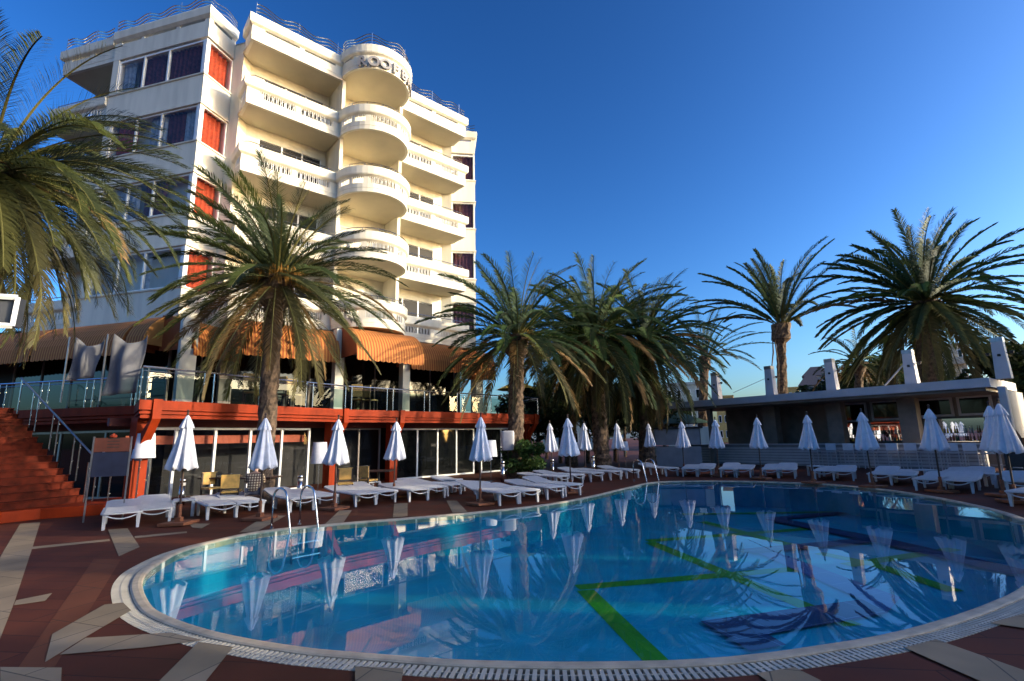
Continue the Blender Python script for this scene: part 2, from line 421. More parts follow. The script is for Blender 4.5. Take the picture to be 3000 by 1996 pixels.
GS = [[(1715,1730),(1925,1940)], [(1690,1722),(2330,1668)], [(1905,1590),(2500,1835)], [(1895,1586),(2400,1548)], [(2060,1530),(2345,1606)],
      [(2400,1622),(2560,1655),(2800,1735)], [(2480,1658),(2800,1610)], [(2000,1508),(2560,1500)]]
for i, pp in enumerate(GS): floor_strip(pp, .30, m_green, 'green_tile_line', FZ+.004+.0015*i)
def floor_poly(pix, m, name, z):
    q = [G(a, b2, FZ) for a, b2 in pix]; mb = MB(); mb.add([(x, y, z) for x, y in q], [tuple(range(len(q)))]); tag(mb.build(name, m), kind='structure')
floor_poly([(2205,1617),(2250,1611),(2640,1755),(2600,1800),(2526,1762)], m_lav, 'lavender_tile_band', FZ+.022)
floor_poly([(2050,1827),(2526,1762),(2604,1803),(2250,1866)], m_purple, 'purple_tile_band', FZ+.030)
floor_poly([(2050,1827),(2250,1866),(2305,1898),(2200,1916)], m_purple, 'purple_tile_band', FZ+.034)
for i, (pp, w_) in enumerate([([(2190,1620),(2560,1586)], .45), ([(2262,1524),(2600,1592),(3000,1688)], .6), ([(2262,1524),(2650,1490)], .4), ([(2380,1480),(2700,1500)], .3)]):
    floor_strip(pp, w_, m_purple, 'purple_tile_band', FZ+.038+.004*i)
# beige bands in the paving (photo outlines on the ground)
def z4(*P): return [(x/2.357, 1400+y/2.357) for x, y in P]
BANDS = [z4((140,318),(278,308),(225,480),(100,860),(-10,1140),(-250,1300),(-200,900),(30,500)), z4((225,478),(755,425),(760,438),(220,495)),
 z4((930,405),(1290,372),(1290,383),(930,420)), z4((745,360),(880,350),(965,480),(820,545)), z4((95,885),(110,850),(360,800),(310,855)),
 z4((720,880),(850,866),(905,920),(580,1112),(310,1280),(360,1085)), z4((590,1112),(1180,1075),(1400,1128),(980,1180),(410,1228)),
 z4((1370,1140),(1610,1175),(1390,1450),(1060,1450)), [(951,1538),(1005,1534),(1031,1496),(995,1496)], [(1151,1518),(1194,1514),(1194,1475),(1155,1477)],
 [(1326,1504),(1369,1501),(1338,1468),(1308,1468)], [(700,1562),(754,1558),(839,1512),(778,1512)], [(564,1548),(590,1550),(615,1536),(552,1535)],
 [(2216,1978),(2327,1960),(2400,1996),(2450,2030),(2290,2030)], [(2650,1902),(2742,1878),(3060,1990),(3060,2060),(2960,2040)],
 [(1040,1958),(1182,1964),(1175,2010),(1040,2010)], [(2900,1830),(3010,1800),(3080,1830),(3000,1845)], [(0,1985),(0,1960),(180,1962),(178,2010),(0,2010)]]
outer = offset(pool, .45)
for i, P in enumerate(BANDS):
    q = [G(px, min(py, 2200)) for px, py in P]
    mb = MB(); mb.add([(a, b2, .004+.0006*i) for a, b2 in q], [tuple(range(len(q)))])
    tag(mb.build('paving_band', m_beige), kind='structure')
P = z4((835,565),(650,560),(30,1450),(290,1450))
q = [G(px, py) for px, py in P]; mb = MB(); mb.add([(a, b2, .0022) for a, b2 in q], [tuple(range(len(q)))])
tag(mb.build('paving_band', m_mid), kind='structure')

# ------------------------------------------------------------------ hotel
HO = (-10.6, 18.4); HU = (math.sin(R(48)), math.cos(R(48))); HN = (math.cos(R(48)), -math.sin(R(48)))
def H2(s, n_): return (HO[0]+s*HU[0]+n_*HN[0], HO[1]+s*HU[1]+n_*HN[1])
def mir(p): return (11.05-p[0], p[1])
def add2(p, d, t): return (p[0]+d[0]*t, p[1]+d[1]*t)
BD = (-.544, -.839); CD = (.839, -.544)           # directions in hotel local coordinates
c0 = (-1.39, -.92); l0 = add2(c0, BD, 5.1); r0 = add2(c0, CD, 1.38); r1 = add2(r0, BD, -.5); k0 = (.45, -1.6)
hotel = thing('hotel', 'cream seven storey hotel with white balconies, orange curtains and a round balcony tower', 'hotel', (*H2(5.5, -5), 0))
TOPS = [16.5, 13.5, 10.5, 7.5]; ROOF = 19.45
ins = .55
c1 = add2(add2(c0, BD, ins), CD, ins)
core = [add2(add2(l0, CD, ins), BD, -.1), c1, add2(r0, BD, ins), r0, r1, k0, (3.95, -1.6), (3.95, -1.25), (5.525, -1.25)]
core = core+[mir(p) for p in core[:-1]][::-1]
l1 = add2(l0, CD, 1.6); l2 = add2(l1, BD, 3.3); l3 = add2(l2, CD, 9)
core = [l3, l2, l1, add2(l0, CD, ins)]+core[1:]
core += [mir(l1), mir(l2), mir(l3)]
mb = MB(); mb.prism([H2(*p) for p in core], 6.2, 18.9); mb.build('wall', m_cream, hotel)
# restaurant storey core, slightly set back
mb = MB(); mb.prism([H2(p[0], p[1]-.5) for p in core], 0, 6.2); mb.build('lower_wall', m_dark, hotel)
def curtain(mb, p, q, z0, z1, amp=.06, wl=.21):
    L = math.dist(p, q); k = max(2, int(L/wl*4)); d = ((q[0]-p[0])/L, (q[1]-p[1])/L); nx, ny = -d[1], d[0]; base = len(mb.v)
    for i in range(k+1):
        t = L*i/k; a = amp*math.sin(2*math.pi*t/wl+1.3*math.sin(t*3))
        for z in (z0, z1): mb.v.append((p[0]+d[0]*t+nx*a, p[1]+d[1]*t+ny*a, z))
    for i in range(k): mb.f.append((base+2*i, base+2*i+2, base+2*i+3, base+2*i+1))
def window(P, Q, z0, z1, div, curtains, parent, name='window', fr=.07, depth=.1, back=.16, open_dark=True):
    """P->Q world points on the outer face, interior lies to the left; div: fractions of mullions"""
    L = math.dist(P, Q); d = ((Q[0]-P[0])/L, (Q[1]-P[1])/L); lx, ly = -d[1], d[0]
    def pt(t, o): return (P[0]+d[0]*t+lx*o, P[1]+d[1]*t+ly*o)
    mb = MB()
    for t in [fr/2]+[L*x for x in div]+[L-fr/2]:
        mb.prism([pt(t-fr/2, .03), pt(t+fr/2, .03), pt(t+fr/2, .03+depth), pt(t-fr/2, .03+depth)], z0, z1)
    es = [0]+[L*x for x in div]+[L]
    for a, b2 in zip(es, es[1:]):
        for (za, zb) in ((z0, z0+fr), (z1-fr, z1)):
            mb.prism([pt(a+fr/2, .035), pt(b2-fr/2, .035), pt(b2-fr/2, .02+depth), pt(a+fr/2, .02+depth)], za, zb)
    w_ = mb.build(name, m_white, parent)
    mb = MB(); mb.quad(pt(fr/2, .08), pt(L-fr/2, .08), z0+.02, z1-.02); mb.build('pane', m_pane, w_)
    for (a, b2, m) in curtains:
        mb = MB(); curtain(mb, pt(L*a+.03, back+.11), pt(L*b2-.03, back+.11), z0, z1); mb.build('curtain', m, w_, smooth=True)
    return w_
lev = [16.5, 13.5, 10.5, 7.5]
for side in (0, 1):
    W = (lambda p: H2(*p)) if side == 0 else (lambda p: H2(*mir(p)))
    wp = [W(add2(l0, BD, 0)), W(c0), W(r0)]
    if side: wp = wp[::-1]
    # with walls swept: interior must be left -> outside right of the path
    path = wp if side == 0 else wp
    # roof parapet of wing
    for T in [19.6]+lev:
        mb = MB()
        top = T; bot = T-1.38 if T > 8 else 6.15
        if T > 19:
            pr = [(-.12, bot), (.0, bot), (.0, bot+.10), (.0, T-.62), (-.12, T-.62)]
            mb.sweep(path, pr)
            mb.sweep(path, [(-.12, T-.50), (.02, T-.50), (.12, T-.40), (.14, T-.08), (.10, T), (-.14, T)])
            for a, b2 in zip(path, path[1:]):
                L = math.dist(a, b2)
                cuts = [(0, .35), (1.45, 1.62), (3.35, 3.52), (4.85, L)] if L > 3 else [(0, .22), (L-.2, L)]
                if side: cuts = [(L-v, L-u) for u, v in cuts]
                for u, v in cuts:
                    pu = (a[0]+(b2[0]-a[0])*u/L, a[1]+(b2[1]-a[1])*u/L); pv = (a[0]+(b2[0]-a[0])*v/L, a[1]+(b2[1]-a[1])*v/L)
                    mb.wall(pu, pv, T-.62, T-.50, .12, .063)
        else:
            mb.sweep(path, [(-.12, bot), (.05, bot), (.05, bot+.07), (0, bot+.09), (0, T-.06), (.05, T-.05), (.06, T), (-.16, T)])
        mb.build('spandrel', m_cream, hotel)
    for T in lev:
        z0, z1 = T+.004, T+1.61
        # corner post and end wall
        if side == 0: A, Bc, Cc = W(l0), W(c0), W(r0)
        mb = MB()
        if side == 0:
            p = W(add2(add2(c0, BD, .09), CD, .09))
            mb.prism([W(add2(c0, BD, .02)), W(add2(add2(c0, BD, .02), CD, .13)), W(add2(add2(c0, BD, .15), CD, .13)), W(add2(c0, BD, .15))], z0, z1)
            mb.build('corner_post', m_white, hotel)
            mb = MB(); q0, q1 = W(l0), W(add2(l0, BD, -.34))
            mb.wall(q0, q1, z0-.3, z1+.3, .5, .26); mb.build('wall_pier', m_cream, hotel)
            k = lev.index(T)
            cur = [[(0, .18, m_sheer), (.2, .52, m_cur_p), (.56, 1, m_cur_p)], [(.03, .28, m_cur_o), (.42, .62, m_sheer), (.62, .82, m_cur_p), (.82, 1, m_sheer)],
                   [(.1, .4, m_sheer), (.45, .7, m_cur_p)], [(.0, .2, m_sheer), (.55, .62, m_sheer)]][k]
            window(q1, W(add2(c0, BD, .17)), z0, z1, (.31, .60), cur, hotel)
            window(W(add2(c0, CD, .15)), W(add2(r0, CD, -.02)), z0, z1, (), [(0, 1, m_cur_o)], hotel, fr=.05)
        else:
            q0, q1 = W(add2(r0, CD, -.02)), W(add2(c0, CD, .02))
            window(q0, q1, z0, z1, (), [(.08, .98, m_cur_p)], hotel, fr=.07)
            mb.wall(W(add2(c0, BD, .05)), W(add2(c0, BD, 5)), z0-.2, z1+.2, .1, .06); mb.build('wall_pier', m_cream, hotel)
    # wing ceilings so that interiors are closed
    for T in lev:
        mb = MB(); mb.prism([W(add2(c0, (.3, -.9), .3)), W(add2(l0, CD, .2)), W(add2(l0, CD, .7)), W(add2(r0, BD, .6)), W(add2(r0, BD, .2))], T+1.63, T+1.75)
        mb.build('ceiling', m_cream, hotel)
# balconies -------------------------------------------------------
def parapet(path, T, slots, roof=False, tower=False):
    """path in world points with the outside to the right; slots: list of (d0,d1) distances that are open"""
    mb = MB(); bot = T-1.17
    s0, s1 = (T-.60, T-.50) if roof else (T-.78, T-.47)
    mb.sweep(path, [(-.12, bot), (0, bot), (0, bot+.18), (.012, bot+.19), (.012, s0), (-.12, s0)])
    mb.sweep(path, [(-.13, s1), (.0, s1), (.11, s1+.07), (.13, s1+.12), (.13, T-.03), (.10, T), (-.14, T)])
    cum = [0]
    for a, b2 in zip(path, path[1:]): cum.append(cum[-1]+math.dist(a, b2))
    def at(d):
        for i in range(len(cum)-1):
            if d <= cum[i+1]+1e-6:
                f_ = (d-cum[i])/(cum[i+1]-cum[i]); a, b2 = path[i], path[i+1]
                return (a[0]+(b2[0]-a[0])*f_, a[1]+(b2[1]-a[1])*f_)
        return path[-1]
    ends = [0]+[x for sl_ in slots for x in sl_]+[cum[-1]]
    for u, v in zip(ends[::2], ends[1::2]):
        ks = [u]+[c for c in cum if u < c < v]+[v]
        for x, y in zip(ks, ks[1:]):
            if y-x > .01: mb.wall(at(x), at(y), s0-.003, s1+.003, .115, .057)
    bal = mb.build('balcony_parapet', m_cream, hotel)
    if not roof:
        for u, v in slots:
            mb = MB()
            k = int((v-u)/.085)
            for i in range(k):
                d = u+(i+.5)*(v-u)/k; p = at(d); wob = .012*(1 if i % 2 else -1)
                mb.tube([(p[0], p[1], s0-.01), (p[0]+wob, p[1]+wob, (s0+s1)/2), (p[0], p[1], s1+.01)], .014, 5)
            mb.build('balusters', m_white, bal)
        mb = MB(); pp = resample(path, 12 if not tower else 24, False)
        mb.tube([(p[0], p[1], T+.16) for p in pp], .018, 6)
        for i in range(1, len(pp), 3): mb.tube([(pp[i][0], pp[i][1], T-.02), (pp[i][0], pp[i][1], T+.16)], .012, 5)
        mb.build('handrail', m_steel, bal)
    return bal
arc = [(5.525+1.62*math.cos(t), .12+1.62*math.sin(t)) for t in np.linspace(math.pi*1.03, -math.pi*.03, 25)]
for T in [ROOF]+lev:
    rf = T == ROOF
    for side in (0, 1):
        pth = [(0.03, -1.12), (0, 0), (3.96, 0)]
        pts = [H2(*p) for p in pth] if side == 0 else [H2(*mir(p)) for p in pth[::-1]]
        sl = [(.25, .85), (1.12+.5, 1.12+1.95), (1.12+2.16, 1.12+3.58)]
        if side: sl = [(5.08-b2, 5.08-a) for a, b2 in sl[::-1]]
        parapet(pts, T, sl, rf)
        mb = MB(); pl = [(.06, -.05), (3.96, -.05), (3.96, -1.62), (.45, -1.62), (-.02, -1.15)]
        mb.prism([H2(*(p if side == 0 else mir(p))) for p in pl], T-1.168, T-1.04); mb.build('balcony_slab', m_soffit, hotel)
    L = 1.62*math.pi*1.06
    parapet([H2(*p) for p in arc], T+(.12 if rf else 0), [(.25, .95), (1.05, 1.6), (1.85, 3.1), (3.3, 3.9), (4.1, 4.8)] if not rf else [(.3, .9)], rf, True)
    mb = MB(); pl = [(p[0]*.985+5.525*.015, p[1]*.985) for p in arc]+[(7.15, -1.26), (3.9, -1.26)]
    z_ = T+(.12 if rf else 0)
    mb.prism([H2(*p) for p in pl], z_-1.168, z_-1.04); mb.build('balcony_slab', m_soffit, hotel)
    # far left balcony beside the wing
    la, lb, lc = add2(add2(l0, BD, .05), CD, .05), add2(add2(l0, BD, 3.1), CD, .05), add2(add2(l0, BD, 3.1), CD, 1.7)
    parapet([H2(*lc), H2(*lb), H2(*la)], T, [(.3, 1.3), (2.1, 3.2), (3.45, 4.4)], rf)
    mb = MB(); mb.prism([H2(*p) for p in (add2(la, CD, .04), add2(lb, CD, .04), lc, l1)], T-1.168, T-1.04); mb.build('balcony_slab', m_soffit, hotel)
# tower pilasters and partition walls
for s in (3.95, 6.95):
    mb = MB(); mb.prism([H2(s, -1.6), H2(s+.16, -1.6), H2(s+.16, .02), H2(s, .02)], 6.0, 18.3); mb.build('partition_wall', m_cream, hotel)
# balcony windows
for T in lev:
    z0, z1 = T-1.0, T+1.32
    w_ = window(H2(.95, -1.56), H2(3.75, -1.56), z0, z1, (.36, .68), [(.0, .35, m_cur_r), (.38, .5, m_cur_r)], hotel)
    w_ = window(H2(7.3, -1.56), H2(10.1, -1.56), z0, z1, (.33, .66), [(.0, .33, m_cur_r), (.36, .62, m_cur_r), (.68, .85, m_cur_r)], hotel)
    # flat dark sheets standing in for the unlit rooms behind the windows
    for a, b2 in ((.95, 3.75), (7.3, 10.1)):
        mb = MB(); mb.prism([H2(a, -1.595), H2(b2, -1.595), H2(b2, -1.605), H2(a, -1.605)], z0, z1); mb.build('dark_room_sheet', m_dark, hotel)
# wing interiors: dark back
# tower door windows
for T in lev:
    window(H2(4.6, -1.2), H2(6.4, -1.2), T-1.0, T+1.2, (.5,), [], hotel)
# roof slab and wavy railing
mb = MB(); mb.prism([H2(*p) for p in core], 18.85, 18.95); mb.build('roof', m_concrete, hotel)
def wavy(path, z, name='roof_railing'):
    pp = resample(path, max(8, int(sum(math.dist(a, b2) for a, b2 in zip(path, path[1:]))/.12)), False)
    mb = MB()
    for k in range(3):
        mb.tube([(p[0], p[1], z+.18+k*.16+.10*math.sin(i*.55+k*.25)) for i, p in enumerate(pp)], .022, 5)
    for i in range(0, len(pp), 14): mb.tube([(pp[i][0], pp[i][1], z-.05), (pp[i][0], pp[i][1], z+.66)], .028, 6)
    mb.build(name, m_steel, hotel)
wavy([H2(*add2(l0, BD, 3)), H2(*add2(l0, BD, .2))], ROOF)
wavy([H2(*l0), H2(*c0), H2(*r0)], 19.6)
wavy([H2(.1, 0), H2(3.9, 0)], ROOF); wavy([H2(p[0], p[1]) for p in arc], ROOF+.12); wavy([H2(7.1, 0), H2(11.0, 0)], ROOF)
wavy([H2(*mir(r0)), H2(*mir(c0))], 19.6)
# roof letters
txt = 'ROOF BAR'; rad = 1.62+.06
lett = bpy.data.objects
angs = {0: 137, 1: 119, 2: 101, 3: 84, 5: 66, 6: 48, 7: 31}
lp = []
for i, ch in enumerate(txt):
    if ch == ' ': continue
    cu = bpy.data.curves.new('letter', 'FONT'); cu.body = ch; cu.size = .66; cu.extrude = .05; cu.align_x = 'CENTER'; cu.offset = .022
    tmp = bpy.data.objects.new('letter_tmp', cu); COL.objects.link(tmp)
    dg = bpy.context.evaluated_depsgraph_get(); me = bpy.data.meshes.new_from_object(tmp.evaluated_get(dg))
    bpy.data.objects.remove(tmp)
    me.materials.clear(); me.materials.append(m_grey)
    a = R(angs[i]); px, py = 5.525+rad*math.cos(a), .12+rad*math.sin(a)
    wx, wy = H2(px, py); ax, ay = HU[0]*math.cos(a)+HN[0]*math.sin(a), HU[1]*math.cos(a)+HN[1]*math.sin(a)
    lo_ = bpy.data.objects.new('sign_letter', me); COL.objects.link(lo_)
    lo_.rotation_euler = (R(90), 0, math.atan2(ay, ax)+R(90)); lo_.location = (wx, wy, ROOF-.98)
    lo_.parent = hotel; lo_.matrix_parent_inverse = mat_of(hotel).inverted()
# awnings -----------------------------------------------------------
def awning(P, Q, zt, zb, out, label=None):
    """local frame: x along P->Q, y outwards (right of P->Q)"""
    L = math.dist(P, Q); ang = math.atan2(Q[1]-P[1], Q[0]-P[0]); mb = MB(); k = max(6, int(L/.06)); m = 8
    prof = [(out*math.sin(t)**1.0, zb+(zt-zb)*math.cos(t)) for t in np.linspace(0, math.pi/2, m)]
    base = len(mb.v)
    for i in range(k+1):
        x = L*i/k
        for (o_, z) in prof: mb.v.append((x, -o_, z-zb))
        mb.v.append((x, -out-.01, -.20-.045*abs(math.sin(i*.06*math.pi/.24))))
    m1 = m+1
    for i in range(k):
        for j in range(m1-1): mb.f.append((base+i*m1+j, base+(i+1)*m1+j, base+(i+1)*m1+j+1, base+i*m1+j+1))
    for x in (0, L):
        b0 = len(mb.v); mb.v.append((x, 0, 0))
        for (o_, z) in prof: mb.v.append((x, -o_, z-zb))
        for j in range(m-1): mb.f.append((b0, b0+1+j, b0+2+j))
    o = mb.build('awning', m_awn, hotel, smooth=False)
    o.location = (P[0], P[1], zb); o.rotation_euler = (0, 0, ang)
    so_ = o.modifiers.new('s', 'SOLIDIFY'); so_.thickness = .012
    return o
Z1, Z0 = 6.25, 5.0
awning(H2(*add2(l0, BD, 4.5)), H2(*add2(l0, BD, .1)), Z1, Z0, 1.3)
awning(H2(*l0), H2(*add2(c0, BD, .9)), Z1, Z0, 1.3)
awning(H2(*add2(c0, BD, .7)), H2(*add2(c0, BD, -.1)), Z1+.05, Z0+.1, 1.3)
awning(H2(*add2(c0, CD, -.6)), H2(*add2(r0, CD, .1)), Z1-.02, Z0-.05, 1.5)
awning(H2(0.1, .0), H2(3.85, .0), Z1, Z0, 1.3)
awning(H2(4.0, 1.0), H2(7.0, 1.0), Z1, Z0, 1.5)
awning(H2(7.1, .0), H2(11.1, .0), Z1, Z0, 1.3)
awning(H2(11.3, -.7), H2(12.6, -.1), Z1-.1, Z0-.2, 1.5)
E0 = H2(*add2(l0, BD, 3.0)); E1 = (E0[0]-12*math.cos(R(12)), E0[1]+12*math.sin(R(12)))
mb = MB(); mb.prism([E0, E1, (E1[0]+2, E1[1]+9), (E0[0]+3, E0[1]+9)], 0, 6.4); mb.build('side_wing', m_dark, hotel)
for i in range(3):
    q0_, q1_ = (E1[0]+(E0[0]-E1[0])*(i/3+.01), E1[1]+(E0[1]-E1[1])*(i/3+.01)-.05), (E1[0]+(E0[0]-E1[0])*((i+1)/3-.01), E1[1]+(E0[1]-E1[1])*((i+1)/3-.01)-.05)
    awning(q0_, q1_, Z1, Z0, 1.3)
# restaurant storey: columns and glazing
for (s, n_, m, wd) in ((-1.2, .35, m_cream, .5), (3.95, .9, m_cream, .35), (7.0, .9, m_cream, .35), (11.6, .2, m_cream, .45), (.2, -.6, m_taupe, .35)):
    mb = MB(); mb.prism([H2(s-wd/2, n_-wd/2), H2(s+wd/2, n_-wd/2), H2(s+wd/2, n_+wd/2), H2(s-wd/2, n_+wd/2)], 2.9, 6.2); mb.build('column', m, hotel)
def glazing(P, Q, z0, z1, nd, parent, frame=m_white, fr=.06, pane=m_mirror, name='window', rail=None):
    L = math.dist(P, Q); d = ((Q[0]-P[0])/L, (Q[1]-P[1])/L); lx, ly = -d[1], d[0]
    def pt(t, o): return (P[0]+d[0]*t+lx*o, P[1]+d[1]*t+ly*o)
    mb = MB()
    for i in range(nd+1):
        t = min(max(L*i/nd, fr/2), L-fr/2); mb.prism([pt(t-fr/2, 0), pt(t+fr/2, 0), pt(t+fr/2, .08), pt(t-fr/2, .08)], z0, z1)
    for i in range(nd):
        a, b2 = L*i/nd+fr/2, L*(i+1)/nd-fr/2
        if i == 0: a += fr/2
        if i == nd-1: b2 -= fr/2
        mb.prism([pt(a, .005), pt(b2, .005), pt(b2, .075), pt(a, .075)], z1-fr, z1)
        mb.prism([pt(a, .005), pt(b2, .005), pt(b2, .075), pt(a, .075)], z0, z0+fr)
        if rail: mb.prism([pt(a, .02), pt(b2, .02), pt(b2, .06), pt(a, .06)], rail, rail+.04)
    w_ = mb.build(name, frame, parent)
    mb = MB(); mb.quad(pt(.03, .04), pt(L-.03, .04), z0+.02, z1-.02); mb.build('pane', pane, w_)
    return w_
glazing(H2(*add2(l0, BD, 3)), H2(*add2(c0, BD, .2)), 2.92, 5.4, 5, hotel, m_taupe)
glazing(H2(*add2(c0, CD, .1)), H2(.3, -.9), 2.92, 5.4, 2, hotel, m_taupe)
glazing(H2(.5, -.9), H2(11, -.9), 2.92, 5.6, 7, hotel, m_taupe)

# ------------------------------------------------------------------ raised restaurant terrace
ter = thing('restaurant_terrace', 'raised orange red terrace with glass balustrade above the glazed poolside rooms', 'terrace', (-6, 21, 0))
TA, TB, TC = (-9.86, 13.45), (-6.32, 19.55), (1.38, 27.5)
TK = (-11.5, 15.5); TL = (-22.0, 17.8)
TD = (TC[0]-2.2, TC[1]+5)
tp = [TL, TK, TA, TB, TC, TD]
mb = MB()
mb.sweep(tp, [(-.25, 2.42), (-.05, 2.42), (-.05, 2.50), (-.10, 2.505), (-.10, 2.53), (-.02, 2.535), (-.02, 2.60), (-.08, 2.605), (-.08, 2.635), (0.0, 2.64), (0, 2.9), (-.25, 2.9)])
mb.build('fascia', m_red, ter)
mb = MB()
back = [(-4, 36), (-12, 30), (-22, 24)]
ii = [(TL[0], TL[1]+.25), (TK[0], TK[1]+.25), (TA[0]-.15, TA[1]+.25), (TB[0]-.25, TB[1]+.12), (TC[0]-.2, TC[1]+.05), (TD[0]-.25, TD[1])]
mb.prism(ii+back, 2.46, 2.88); mb.build('floor_slab', m_dkred, ter)
# rail
def lerp2(a, b2, t): return (a[0]+(b2[0]-a[0])*t, a[1]+(b2[1]-a[1])*t)
mb = MB(); mb.tube([(p[0], p[1], 3.78) for p in tp], .028, 8); mb.tube([(p[0], p[1], 3.68) for p in tp], .010, 6); mb.build('handrail', m_steel, ter)
np_ = {0: 6, 1: 1, 2: 4, 3: 6, 4: 3}
for i in range(5):
    a, b2 = tp[i], tp[i+1]; L = math.dist(a, b2)
    for j in range(np_[i]):
        f0, f1 = j/np_[i], (j+1)/np_[i]
        p, q = lerp2(a, b2, f0+.14/L), lerp2(a, b2, f1-.14/L)
        mb = MB(); mb.quad(p, q, 2.96, 3.64); mb.build('glass_panel', m_glass, ter)
        for pp in (p, q):
            mb = MB(); mb.tube([(pp[0], pp[1], 2.9), (pp[0], pp[1], 3.76)], .017, 6)
            for zz in (3.1, 3.5): mb.lathe([(.001, -.03), (.03, -.02), (.03, .02), (.001, .03)], (pp[0], pp[1], zz), 8)
            mb.build('post', m_steel, ter)
# brackets + pillars
def bracket(p, dr, w_=.36):
    """pillar set back under the edge with a slanting arm reaching out to the fascia"""
    nx, ny = dr[1], -dr[0]
    a = (p[0]-nx*.55, p[1]-ny*.55)
    mb = MB()
    mb.prism([(a[0]-dr[0]*w_/2, a[1]-dr[1]*w_/2), (a[0]+dr[0]*w_/2, a[1]+dr[1]*w_/2), (a[0]+dr[0]*w_/2-nx*w_, a[1]+dr[1]*w_/2-ny*w_), (a[0]-dr[0]*w_/2-nx*w_, a[1]-dr[1]*w_/2-ny*w_)], 0, 2.46)
    mb.build('pillar', m_red, ter)
    mb = MB(); h = .11
    prof = [(-.55, 1.95), (-.55, 1.55), (.06, 2.40), (.06, 2.93), (-.02, 2.93), (-.02, 2.42)]
    vs = []
    for sgn in (-1, 1):
        for (o_, z) in prof: vs.append((p[0]+nx*o_+dr[0]*h*sgn, p[1]+ny*o_+dr[1]*h*sgn, z))
    k = len(prof); mb.add(vs, [tuple(range(k)), tuple(range(k, 2*k))[::-1]]+[(i, i+k, (i+1) % k+k, (i+1) % k) for i in range(k)])
    mb.build('bracket', m_red, ter)
d12 = Vector((TB[0]-TA[0], TB[1]-TA[1])).normalized(); d23 = Vector((TC[0]-TB[0], TC[1]-TB[1])).normalized()
bracket(lerp2(TA, TB, .06), (d12.x, d12.y)); bracket(lerp2(TA, TB, .985), (d12.x, d12.y)); bracket(lerp2(TB, TC, .22), (d23.x, d23.y))
bracket(lerp2(TB, TC, .97), (d23.x, d23.y))
# glazed rooms under the terrace
def inset(a, b2, o):
    d = Vector((b2[0]-a[0], b2[1]-a[1])).normalized(); return (-d.y*o, d.x*o)
ox, oy = inset(TA, TB, 1.15); A1 = (TA[0]+ox-.2, TA[1]+oy); B1 = (TB[0]+ox, TB[1]+oy)
def shift(p, dx, dy): return (p[0]+dx, p[1]+dy)
g0, g1 = lerp2(A1, B1, .08), lerp2(A1, B1, .90)
glazing(g0, g1, .02, 2.22, 5, ter, m_white, .075, m_pane, 'sliding_door')
mb = MB(); mb.wall(lerp2(g0, g1, .0), g1, 1.72, 1.98, .02, .35); mb.build('red_reflection_strip', mat('red_reflection', (.42, .10, .05), .8), ter)  # red strip painted in for a reddish reflection in the doors
ox2, oy2 = inset(TB, TC, 1.25); B2 = (TB[0]+ox2, TB[1]+oy2); C2 = (TC[0]+ox2, TC[1]+oy2)
glazing(lerp2(B2, C2, .02), lerp2(B2, C2, .2), .02, 2.22, 2, ter, m_taupe, .06, m_pane, 'sliding_door')
glazing(lerp2(B2, C2, .27), lerp2(B2, C2, .68), .02, 2.22, 4, ter, m_white, .075, m_mirror, 'sliding_door')
glazing(lerp2(B2, C2, .72), lerp2(B2, C2, .98), .02, 2.22, 2, ter, m_white, .07, m_mirror, 'sliding_door')
LA = (-21.0, 18.8); LB = (-11.7, 16.7)
glazing(LA, LB, .02, 2.22, 5, ter, m_dsteel, .07, m_mirror, 'sliding_door')
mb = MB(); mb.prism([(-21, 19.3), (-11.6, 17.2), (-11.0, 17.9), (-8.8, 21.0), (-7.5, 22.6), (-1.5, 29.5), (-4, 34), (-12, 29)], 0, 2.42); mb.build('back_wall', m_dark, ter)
mb = MB()
for a, b2, zz in ((A1, B1, 2.24), (B2, C2, 2.24), (LA, LB, 2.24)): mb.wall(a, b2, zz, 2.46, .14, .04)
mb.build('lintel', m_dkred, ter)

# ------------------------------------------------------------------ stairs and low plinth at the left
stn = thing('staircase', 'broad red staircase with steel handrails climbing to the terrace at far left', 'staircase', (-12.6, 14.2, 0))
m_stair = mat('shaded_red_step', (.085, .012, .005), .7, .35, 5, spec=.1)  # step red darkened to hold the shade over the stairs
PZ = .26; SR = (-11.5, 14.1); rv = (math.sin(R(20)), math.cos(R(20))); uv = (-rv[1], rv[0])
def SP(i, w_): return (SR[0]+uv[0]*.27*i-rv[0]*w_, SR[1]+uv[1]*.27*i-rv[1]*w_)
for i in range(15):
    mb = MB(); z1 = PZ+.175*(i+1)
    mb.prism([SP(i, 3.2), SP(i, 0), SP(i+1.02, 0), SP(i+1.02, 3.2)], 0 if i < 1 else z1-.5, z1-.03)
    mb.prism([SP(i-.12, 3.2), SP(i-.12, 0), SP(i+1.01, 0), SP(i+1.01, 3.2)], z1-.03, z1)
    mb.build('step', m_stair, stn)
def rail(parent, pts, posts, z, m=m_dsteel, r=.025):
    mb = MB(); mb.tube(pts, r, 8); mb.build('handrail', m, parent)
    for (x, y, za, zb) in posts:
        mb = MB(); mb.tube([(x, y, za), (x, y, zb)], .02, 6); mb.tube([(x, y, za+(zb-za)*.35), (x+.07, y-.05, za+(zb-za)*.35)], .012, 5); mb.tube([(x, y, za+(zb-za)*.85), (x+.07, y-.05, za+(zb-za)*.85)], .012, 5); mb.build('baluster', m_steel, parent)
T0 = SP(0, -.05); T1 = SP(14, -.05)
rp = [(-10.0, 13.95, PZ+1.06), (T0[0]+.15, T0[1], PZ+1.08), (T1[0], T1[1], PZ+.175*14+1.1)]
po = [(rp[1][0], rp[1][1], PZ, rp[1][2]), (rp[1][0]-.0, rp[1][1]-.28, PZ, rp[1][2]-.05)]
